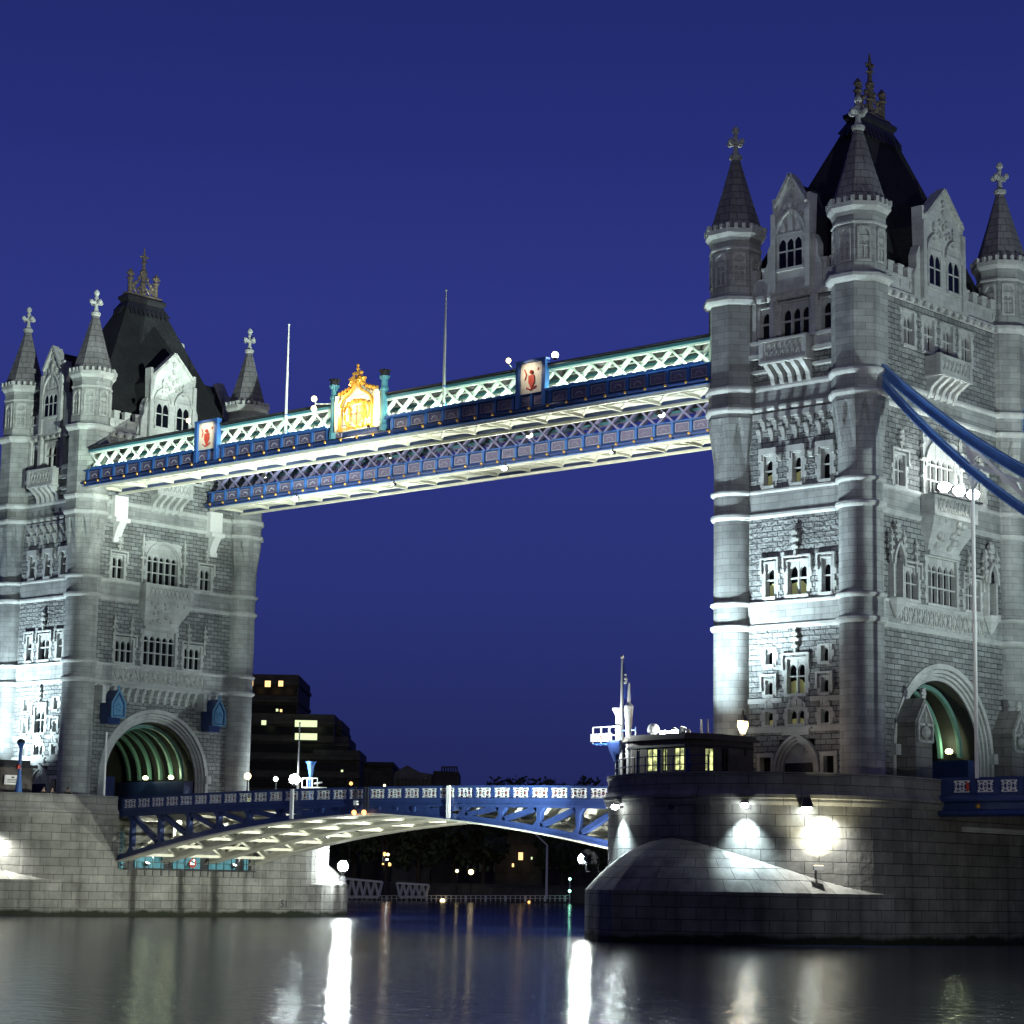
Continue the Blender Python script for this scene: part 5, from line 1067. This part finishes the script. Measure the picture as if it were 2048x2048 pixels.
# under the bascule
for y in (-5.6, -.6, 4.4): flood('floodlight on the turquoise gantry under the bascule, at Y %d' % y if False else {-5.6: 'floodlight on the gantry under the bascule, nearest the camera', -.6: 'floodlight on the gantry under the bascule, middle one', 4.4: 'floodlight on the gantry under the bascule, farthest from the camera'}[y], (-29.95, y, 4.5), (-25.6, y+.6, 12), 12000, (.96, 1., .86), 104, .9, size=.4)
for y in (-1.0, 4.5): flood({-1.0: 'floodlight on the nearer pier under the right bascule leaf, nearer one', 4.5: 'floodlight on the nearer pier under the right bascule leaf, farther one'}[y], (29.9, y, 4.6), (-8, y, 7.4), 52000, (.96, 1., .86), 110, .9, size=.4)
# lamps on the drum of the right pier
for (u, v), lb in (((1246, 1614), 'lit bulkhead lamp high on the nearer pier, left one above the stone dome'), ((1492, 1611), 'lit bulkhead lamp high on the nearer pier, right one above the stone dome')):
    p = hit_drum(u, v, 41.15, -12, PR); n = Vector((p.x-41.15, p.y+12, 0)).normalized(); T = thing('bulkhead_lamp', lb, 'wall lamp', p+n*.55, 0, 'lamps on the drum of the nearer pier')
    MB().ball((0, 0, 0), .24, 12, 8, .75).build('lens', 'lampwhite', T, True); m = MB(); m.bar(tuple(n*-.6), tuple(n*-.1), .1); m.lathe(0, 0, [(.30, .12), (.26, .24), (.05, .28)], 10); m.build('bracket', 'darkiron', T)
    lamp('SPOT', 'lamp', T, tuple(n*.25+Vector((0, 0, -.25))), 3600, COOL, tuple(n*-.35+Vector((0, 0, -2.6))), 84, .9, .12)
p = hit_drum(1610, 1606, 41.15, -12, PR); n = Vector((p.x-41.15, p.y+12, 0)).normalized(); tn = Vector((-n.y, n.x, 0))
T = thing('hooded_floodlight', 'black hooded floodlight on the nearer pier above the glaring patch of wall', 'wall lamp', p+n*.35, 0, 'lamps on the drum of the nearer pier'); a = atan2(n.y, n.x); F = lambda x, y, z: (n.x*x+tn.x*y, n.y*x+tn.y*y, z)
MB(F).loft([[(-.3, -.22, .3), (.2, -.22, .3), (.2, .22, .3), (-.3, .22, .3)], [(-.3, -.36, -.28), (.5, -.36, -.28), (.5, .36, -.28), (-.3, .36, -.28)]]).build('hood', 'darkiron', T); MB(F).box(-.2, .4, -.28, .28, -.36, -.27).build('lens', 'lampwhite', T)
lamp('SPOT', 'lamp', T, F(.55, .75, -.55), 2700, (1, 1, .93), F(-.2, 1.3, -3), 120, .8, .15)
p = hit_drum(1632, 1735, 41.15, -12, PR); n = Vector((p.x-41.15, p.y+12, 0)).normalized(); tn = Vector((-n.y, n.x, 0)); F = lambda x, y, z: (n.x*x+tn.x*y, n.y*x+tn.y*y, z)
T = thing('wall_floodlight', 'small pale floodlight under the glaring patch of wall on the nearer pier', 'wall lamp', p+n*.5, 0, 'lamps on the drum of the nearer pier'); MB(F).box(-.1, .25, -.3, .3, -.16, .10).build('housing', 'white', T); MB(F).box(-.5, -.1, -.06, .06, -.1, 0).build('arm', 'darkiron', T); MB(F).box(-.06, .2, -.26, .26, .10, .13).build('lens', 'lampwarm', T)
lamp('SPOT', 'lamp', T, F(.45, .1, .3), 1800, (1, .93, .62), F(-.15, .1, 2.6), 115, .8, .12)
# lamp at the left edge, on the drum of the left pier
p = hit_drum(-14, 1660, -41.15, -12, PR); n = Vector((p.x+41.15, p.y+12, 0)).normalized(); tn = Vector((-n.y, n.x, 0)); F = lambda x, y, z: (n.x*x+tn.x*y, n.y*x+tn.y*y, z)
T = thing('hooded_floodlight', 'hooded floodlight on the drum of the farther pier at the left edge', 'wall lamp', p+n*.4, 0, 'lamps on the drum of the farther pier'); MB(F).loft([[(-.3, -.22, .3), (.2, -.22, .3), (.2, .22, .3), (-.3, .22, .3)], [(-.3, -.36, -.28), (.5, -.36, -.28), (.5, .36, -.28), (-.3, .36, -.28)]]).build('hood', 'darkiron', T); MB(F).box(-.2, .4, -.28, .28, -.36, -.27).build('lens', 'lampwhite', T)
lamp('SPOT', 'lamp', T, F(.45, 0, -.5), 3500, (1, 1, .9), F(-.2, .3, -3), 150, .8, .15)
# floodlights on the balcony of the right tower
for k, y in enumerate((-1.83, .05, 1.9)):
    lb = ('left', 'middle', 'right')[k]+' one of three glaring floodlights along the balcony facing the chain'
    T = thing('floodlight', lb, 'floodlight', (48.0, y, 30.2), 0, 'three floodlights on the tower balcony'); MB().ball((0, 0, 0), .44, 14, 9, .8).build('lens', 'lampwhite', T, True); m = MB(); m.box(-.5, -.1, -.3, .3, -.3, .3); m.build('housing', 'darkiron', T); m = MB(); m.bar((-.3, 0, -.3), (-.3, 0, -.5), .1); m.box(-.4, .2, -.95, .95, -.56, -.46); m.build('rail', 'darkiron', T)
    lamp('POINT', 'lamp', T, (.55, 0, .2), 160, (.95, 1, .95), rad=.1)
# walkway lighting: troughs at the foot of the lattice, and lamps under the edges
for a, b_ in ((-33.6, -19.8), (-16.4, -3.4), (3.4, 17.0), (20.0, 34.4)):
    k = {-33.6: 'far left', -16.4: 'left of the crest', 3.4: 'right of the crest', 20.0: 'far right'}[a]
    T = thing('light_trough', 'thin light trough along the foot of the near lattice, '+k, 'strip light', ((a+b_)/2, -10.78, 39.1), 0, 'light troughs of the near walkway'); L_ = (b_-a)/2
    m = MB(); m.box(-L_, L_, -.10, .12, -.06, 0); m.box(-L_, L_, -.12, -.08, -.06, .10); m.build('trough', 'midblue', T)
    lamp('AREA', 'lamp', T, (0, .02, .03), 27*(b_-a), GREEN, (0, .75, 1.5), sx=b_-a-.2, sy=.1)
    T2 = thing('tube_light', 'row of tube lights inside the near walkway, '+k, 'strip light', ((a+b_)/2, -8.5, 40.5), 0, 'tube lights inside the near walkway'); m = MB(); m.box(-L_, L_, -.06, .06, .06, .14); m.build('batten', 'white', T2)
    lamp('AREA', 'lamp', T2, (0, 0, .02), 14*(b_-a), GREEN, (0, 0, -2), sx=b_-a-.2, sy=.1)
for X_, Y_, tgt, lb in ((26.88, -6.05, 6.2, 'lamp under the near walkway, rightmost, lighting the far soffit'), (14.04, -6.05, 6.2, 'lamp under the near walkway, second from the right'), (-1, -6.05, 6.2, 'added lamp under the near walkway, left of the middle'), (-16, -6.05, 6.2, 'added lamp under the near walkway, leftmost'),
                    (27, 3.55, -8.7, 'added lamp under the far walkway, rightmost'), (14.5, 3.55, -8.7, 'added lamp under the far walkway, right of the middle'), (3.03, 3.55, -8.7, 'lamp under the far walkway, near the middle'), (-10, 3.55, -8.7, 'added lamp under the far walkway, left of the middle'), (-22.33, 3.55, -8.7, 'lamp under the far walkway, leftmost')):
    T = thing('underslung_lamp', lb, 'floodlight', (X_, Y_, 37.2), 0, 'lamps slung under the walkways')
    big = X_ in (26.88, 14.04, 3.03, -22.33); s_ = 1 if tgt > 0 else -1  # small ones are added between the real lamps to even the soffit light
    m = MB(); m.bar((0, 0, 0), (0, -.0, .6), .08); m.box(-.22, .22, -.12, .12, -.1, .14); m.build('housing', 'darkiron', T); MB().ball((0, s_*.16, -.02), .26 if big else .12, 10, 7, .8).build('lens', 'lampsoft', T, True)
    lamp('SPOT', 'lamp', T, (0, s_*.5, -.45), 3000, (.97, 1, .86), (0, s_*6.0, .9), 165, .9, .12)
for X_, lb in ((-17, 'added upward floodlight on the far parapet of the left bascule leaf'), (17, 'added upward floodlight on the far parapet of the right bascule leaf')):
    flood(lb, (X_, 7.3, 11.2), (X_*.9, -3.5, 37), 56000, (.90, 1, .88), 80, .9, size=.5)  # added to brighten the walkway soffits from below
T = thing('crest_lamp', 'pair of small warm lamps on an arm left of the golden crest', 'lamp', (-4.0, -11.5, 41.0), 0); m = MB(); m.bar((0, 0, 0), (1.0, .8, 0), .06); m.bar((0, 0, -.3), (0, 0, .4), .06); m.build('arm', 'white', T)
for z in (-.38, .42): MB().ball((-.1, -.05, z), .24, 12, 8).build('globe', 'lampwarm', T, True)
lamp('SPOT', 'lamp', T, (.15, -1.6, .1), 2600, (1., .80, .42), (4.2, .7, -.9), 80, .9, .1)
flood('crest floodlight on an arm right of the golden crest', (3.6, -12.9, 38.0), (.3, -10.6, 40.4), 1500, (1., .80, .42), 90, .9, size=.22, group='lamps on the crest')
for X_, xs_, lb in ((-20.3, -18.1, 'small orange lamp on the walkway roof left of the left shield'), (16.4, 18.5, 'small lamp on the walkway roof by the right shield')):
    T = thing('shield_lamp', lb, 'lamp', (X_, -11.0, 41.75)); MB().ball((0, 0, 0), .2, 10, 7).build('globe', 'lampwarm', T, True); m = MB(); m.bar((0, 0, -.2), (0, .6, -.6), .06); m.build('arm', 'white', T); lamp('SPOT', 'lamp', T, (xs_-X_-1.0, -1.5, -.2), 260, (1, .86, .66), (xs_-X_, .4, -1.5), 70, .9, .08)
star('white glaring lamp on the walkway roof right of the right shield', (20.3, -10.2, 41.75), .26, 60, (.9, 1, 1), 'lampsoft')
# tunnel lamps
for (u, v, cx, y, lb) in ((1898, 1503, 41.15, 4.5, 'yellow-green lamp inside the arch of the nearer tower'), (291, 1556, -41.15, 2.9, 'left yellow-green lamp inside the arch of the farther tower'), (342, 1555, -41.15, 3.4, 'right yellow-green lamp inside the arch of the farther tower')):
    p = hitY(u, v, y); T = thing('arch_lamp', lb, 'lamp', p, 0, 'lamps inside the road arches'); MB().ball((0, 0, 0), .26, 12, 8, .75).build('lens', 'lampgreen', T, True); m = MB(); m.box(-.1, .1, -.1, .6, -.2, -.12); m.build('bracket', 'darkiron', T); lamp('POINT', 'lamp', T, (0, -.3, .35), 60, (.85, 1, .6), rad=.12)
# ------------------------------------------------------------------ far bank
ROT = YAW
def fpt(u, v, D): return at(u, v, D)
def fbox(mb, u0, u1, v0, D, dep, z0=0.): # a block facing us, from pixel span u0..u1 with its top at v0
    a = at(u0, 1700, D); b_ = at(u1, 1700, D); z1 = at((u0+u1)/2, v0, D).z; d = Vector((-sin(YAW), cos(YAW), 0))*dep
    mb.prism([(a.x, a.y), (b_.x, b_.y), (b_.x+d.x, b_.y+d.y), (a.x+d.x, a.y+d.y)], z0, z1); return mb
def fwin(parent, u0, u1, v0, v1, D, mat): # lit window on a far wall
    a = at(u0, v0, D-.6); b_ = at(u1, v0, D-.6); z0 = at((u0+u1)/2, v1, D).z; z1 = at((u0+u1)/2, v0, D).z; d = Vector((-sin(YAW), cos(YAW), 0))*.5
    return MB().prism([(a.x, a.y), (b_.x, b_.y), (b_.x+d.x, b_.y+d.y), (a.x+d.x, a.y+d.y)], z0, z1).build('window', mat, parent)
g0 = at(300, 1790, 470); g1 = at(1500, 1790, 470); dd = Vector((-sin(YAW), cos(YAW), 0))
struct(MB().prism([(g0.x-200*.741, g0.y-200*.671), (g1.x+300*.741, g1.y+300*.671), (g1.x+300*.741+dd.x*1500, g1.y+300*.671+dd.y*1500), (g0.x-200*.741+dd.x*1500, g0.y-200*.671+dd.y*1500)], -3, 3.6).build('far_bank', 'asphalt'))
H = thing('hotel_block', 'large stepped dark concrete building with few lit windows, tallest behind the bridge', 'building', tuple(at(580, 1790, 490)*1.0)); H.location = (0, 0, 0)
for u0, u1, v0, D, dep in ((120, 440, 1395, 492, 30), (440, 586, 1343, 490, 30), (470, 661, 1424, 486, 26), (560, 676, 1437, 492, 26), (600, 690, 1470, 488, 26), (620, 714, 1498, 484, 24)):
    o = fbox(MB(), u0, u1, v0, D, dep).build('wall', 'concrete', H)
    m = MB(); k = 0; v = v0+14
    while v < 1590: fbox(m, u0-1, u1+1.5, v, D-1.2, dep+2, at(u0, v+6, D).z); v += 36
    m.build('balcony_band', 'concrete', o)
    m = MB(); v = v0+26
    while v < 1590: fbox(m, u0+3, u1-3, v, D-.3, 1, at(u0, v+15, D).z); v += 36
    m.build('glazing', 'glass', o)
for w_ in ((497, 506, 1360, 1372, 486, 'winlit'), (530, 541, 1362, 1374, 486, 'winlit'), (557, 566, 1362, 1373, 486, 'winlit'), (523, 532, 1441, 1450, 483, 'winlitg'), (590, 634, 1441, 1454, 483, 'winlitg'), (590, 634, 1467, 1480, 483, 'winlitg'), (552, 556, 1418, 1423, 485, 'winlitg'), (560, 564, 1419, 1424, 485, 'winlit'), (682, 686, 1540, 1544, 482, 'winlitg')): fwin(H, *w_)
B = thing('office_block', 'low dark flat-roofed block right of the stepped building', 'building'); fbox(MB(), 690, 781, 1524, 500, 30).build('wall', 'concrete', B); fbox(MB(), 688, 783, 1522, 499, 32, at(700, 1530, 500).z).build('roof', 'roofing', B)
B = thing('warehouse', 'grey gable-fronted warehouse behind the middle of the bascule', 'building'); a = at(781, 1700, 505); b_ = at(862, 1700, 505); ze = at(800, 1546, 505).z; za = at(812, 1529, 505).z; d = dd*40
pa = [Vector((a.x, a.y, 0)), Vector((b_.x, b_.y, 0)), Vector((b_.x, b_.y, ze)), Vector((b_.x, b_.y, za-2.2)).lerp(Vector((a.x, a.y, za)), .32), Vector((a.x, a.y, za)).lerp(Vector((b_.x, b_.y, za)), .36), Vector((a.x, a.y, ze))]
m = MB(); m.loft([[tuple(p) for p in pa], [tuple(p+d) for p in pa]]); m.build('wall', 'spire', B); m = MB(); [fbox(m, 790+9*k, 796+9*k, 1556, 504.4, .5, at(790, 1568, 504).z) for k in range(8)]; m.build('window_row', 'glass', B)
B = thing('plant_block', 'dark block with railed roof right of the warehouse', 'building'); fbox(MB(), 863, 914, 1541, 500, 25).build('wall', 'concrete', B); m = MB(); [m.bar(tuple(at(884+5*k, 1542, 500)), tuple(at(884+5*k, 1533, 500)), .3) for k in range(7)]; m.bar(tuple(at(884, 1534, 500)), tuple(at(914, 1534, 500)), .3); m.build('roof_railing', 'darkiron', B)
for u0, u1, v0, D, lb in ((640, 880, 1598, 545, 'long unlit terrace on the far bank, left part behind the trees'), (884, 1060, 1590, 548, 'long unlit terrace on the far bank, middle part'), (1064, 1330, 1586, 546, 'long unlit terrace on the far bank, right part beside the nearer pier')):
    B = thing('terrace', lb, 'building'); fbox(MB(), u0, u1, v0, D, 20).build('wall', 'concrete', B); fbox(MB(), u0-1, u1+1, v0-3, D-1, 22, at(u0, v0, D).z).build('roof', 'roofing', B); m = MB()
    for r in range(4):
        for k in range(int((u1-u0)/14)): fbox(m, u0+5+14*k, u0+12+14*k, v0+18+38*r, D-.4, 1, at(u0, v0+38+38*r, D).z)
    m.build('window_rows', 'glass', B)
B = thing('riverside_house', 'dark riverside building with one bright window under the right leaf', 'building'); fbox(MB(), 990, 1085, 1655, 486, 18).build('wall', 'concrete', B); fbox(MB(), 985, 1090, 1650, 485, 20, at(1000, 1662, 485).z).build('roof', 'roofing', B)
fwin(B, 1037, 1046, 1705, 1720, 483, 'winlit'); fwin(B, 1062, 1065, 1714, 1719, 483, 'winlitg'); fwin(B, 1024, 1028, 1727, 1734, 483, 'winlit')
def tree(u, v, D, w, label):
    base = at(u, 1790, D); base.z = 3.5; top = at(u, v, D).z; T = thing('tree', label, 'tree', tuple(base), 0, 'dark trees on the far bank'); h = top-3.5; rg = random.Random(int(u))
    m = MB(); m.tube([(0, 0, 0), (.2, 0, h*.3), (0, .2, h*.6)], [.5, .35, .15], 7)
    for k in range(6): a = k*1.05; m.tube([(0, 0, h*(.28+.05*k)), (w*.3*cos(a), w*.3*sin(a), h*(.5+.05*k))], [.2, .06], 5)
    m.build('trunk', 'bark', T); c = MB()
    cl = [(rg.uniform(-.5, .5)*w, rg.uniform(-.5, .5)*w, h*rg.uniform(.35, .92), rg.uniform(.12, .22)*h) for _ in range(16)]
    for x, y, z, r in cl:
        for _ in range(130):
            d = Vector((rg.gauss(0, 1), rg.gauss(0, 1), rg.gauss(0, .8))).normalized()*r*rg.uniform(.6, 1.05); p = Vector((x, y, z))+d; s_ = rg.uniform(.5, .95)
            a = Vector((rg.gauss(0, 1), rg.gauss(0, 1), rg.gauss(0, 1))).normalized()*s_; b2 = a.cross(d).normalized()*s_*.6; c.add([tuple(p-a), tuple(p+b2), tuple(p+a), tuple(p-b2)], [(0, 1, 2, 3)])
    c.build('crown', 'foliage', T)
for u, v, D, w_, lb in ((705, 1600, 478, 10, 'dark round tree on the far bank just right of the farther pier'), (770, 1615, 476, 11, 'dark broad tree left of the yellow lamps'), (835, 1610, 477, 10, 'dark tree behind the pale gangway truss'), (905, 1602, 478, 11, 'dark tree behind the two yellow lamps'), (965, 1615, 476, 9, 'dark tree left of the riverside building'), (1030, 1567, 520, 9, 'tall dark tree poking above the right leaf, left one'), (1090, 1567, 520, 9, 'tall dark tree poking above the right leaf, middle one'), (1135, 1562, 520, 9, 'tall dark tree poking above the right leaf, right one'), (1125, 1640, 476, 9, 'dark tree right of the riverside building'), (1185, 1640, 476, 10, 'dark tree beside the nearer pier')): tree(u, v, D, w_, lb)
Q = MB(); fbox(Q, 600, 1330, 1772, 469, 2); tag(Q.build('quay_wall', 'concrete'), 'dark quay wall along the far bank', 'wall')
PT = thing('landing_stage', 'long low landing stage with white rails moored at the far bank', 'landing stage'); fbox(MB(), 690, 1142, 1803, 452, 8, -.5).build('pontoon', 'darkiron', PT)
m = MB()
for k in range(46): u = 694+9.9*k; p = at(u, 1803, 451.5); z = at(u, 1803, 452).z; m.bar((p.x, p.y, z), (p.x, p.y, z+1.15), .14 if k % 4 else .35)
for hz in (.6, 1.15): p = at(694, 1803, 451.5); q = at(1141, 1803, 451.5); m.bar((p.x, p.y, at(694, 1803, 452).z+hz), (q.x, q.y, at(1141, 1803, 452).z+hz), .10)
m.build('railing', 'white', PT)
for u0, u1, va, vb, lb in ((688, 764, 1757, 1764, 'pale truss gangway beside the blazing lamp of the farther pier'), (793, 857, 1766, 1770, 'short pale truss gangway in the middle of the landing stage')):
    G2 = thing('gangway', lb, 'gangway'); D = 449; m = MB(); n = 5; va2 = 1794
    tp = [at(u0+(u1-u0)*k/n, va+(vb-va)*k/n, D) for k in range(n+1)]; bt = [at(u0+(u1-u0)*(k+.5)/n, va2, D) for k in range(n)]
    m.bar(tuple(tp[0]), tuple(tp[-1]), .6, .4); m.bar(tuple(bt[0]), tuple(bt[-1]), .3, .3)
    for k in range(n): m.bar(tuple(tp[k]), tuple(bt[k]), .32); m.bar(tuple(bt[k]), tuple(tp[k+1]), .32)
    off = dd*2.2; mm = MB(); mm.v = [tuple(Vector(p)+off) for p in m.v]; mm.f = list(m.f); mm.uv = list(m.uv)
    m.build('truss', 'white', G2); mm.build('truss', 'white', G2)
    f2 = MB(); f2.loft([[tuple(bt[0]), tuple(bt[0]+off), tuple(bt[0]+off+Vector((0, 0, .2))), tuple(bt[0]+Vector((0, 0, .2)))], [tuple(bt[-1]), tuple(bt[-1]+off), tuple(bt[-1]+off+Vector((0, 0, .2))), tuple(bt[-1]+Vector((0, 0, .2)))]]); f2.build('deck', 'darkiron', G2)
def far_lamp(u, v, D, r, mat, label, foot=1790, col=None, pw=0):
    p = at(u, v, D); T = thing('lamp_post', label, 'lamp', tuple(p), 0, 'small lights along the far bank'); MB().ball((0, 0, 0), r, 10, 7).build('globe', mat, T, True); zf = max(.9, at(u, foot, D).z); m = MB(); m.tube([(0, 0, -r*.8), (0, 0, zf-p.z)], .12, 6); m.build('post', 'darkiron', T)
    if pw: lamp('POINT', 'lamp', T, (0, -1, 0), pw, col, rad=.2)
for a in ((914, 1742, 466, .34, 'lampwarm', 'small pale lamp on the far bank, left of the yellow one'), (942, 1744, 466, .55, 'lampwarm', 'yellow lamp, brightest on the dark far bank'), (885, 1803-1, 450, .50, 'lampwarm', 'orange lamp at the edge of the landing stage', 1806), (1058, 1805-1, 450, .26, 'lamporange', 'tiny orange lamp at the right part of the landing stage', 1807), (769, 1708, 468, .40, 'lamporange', 'orange lamp, upper of a cluster among the left trees'), (776, 1709, 467, .3, 'lampwarm', 'warm lamp, upper right of the cluster among the left trees'), (779, 1729, 467, .36, 'lamporange', 'orange lamp, lower of the cluster among the left trees'), (775, 1719, 467, .22, 'lampwhite', 'white lamp in the middle of the cluster among the left trees'), (766, 1728, 467, .2, 'lamporange', 'tiny orange lamp, lower left of the cluster'), (702, 1567, 470, .38, 'lamporange', 'orange street light above the left bascule railing'), (769, 1571, 470, .26, 'lampwarm', 'small yellow street light above the middle of the bascule railing')): far_lamp(*a)
T = thing('navigation_light', 'pole with two green lights at the right end of the landing stage', 'signal light', tuple(at(1139, 1803, 450))); z0 = at(1139, 1803, 450).z; m = MB(); m.tube([(0, 0, -.4), (0, 0, at(1140, 1756, 450).z-z0)], .10, 6); m.build('pole', 'white', T)
M['lampteal'] = emit('lit lamp green', (.35, 1., .7), 10)
for v in (1758, 1782): MB().ball((0, 0, at(1140, v, 450).z-z0), .26, 10, 7).build('lens', 'lampteal', T, True)
T = thing('tall_lamp_post', 'tall unlit pale lamp post under the right leaf', 'lamp post', tuple(at(1093, 1778, 466))); zz = at(1093, 1690, 466).z-at(1093, 1778, 466).z; m = MB(); m.tube([(0, 0, -2), (0, 0, zz)], [.28, .2], 8); m.build('post', 'white', T); m = MB(); m.tube([(0, 0, zz), (-2.6, -2.4, zz+3.2)], .16, 6); m.build('arm', 'white', T)
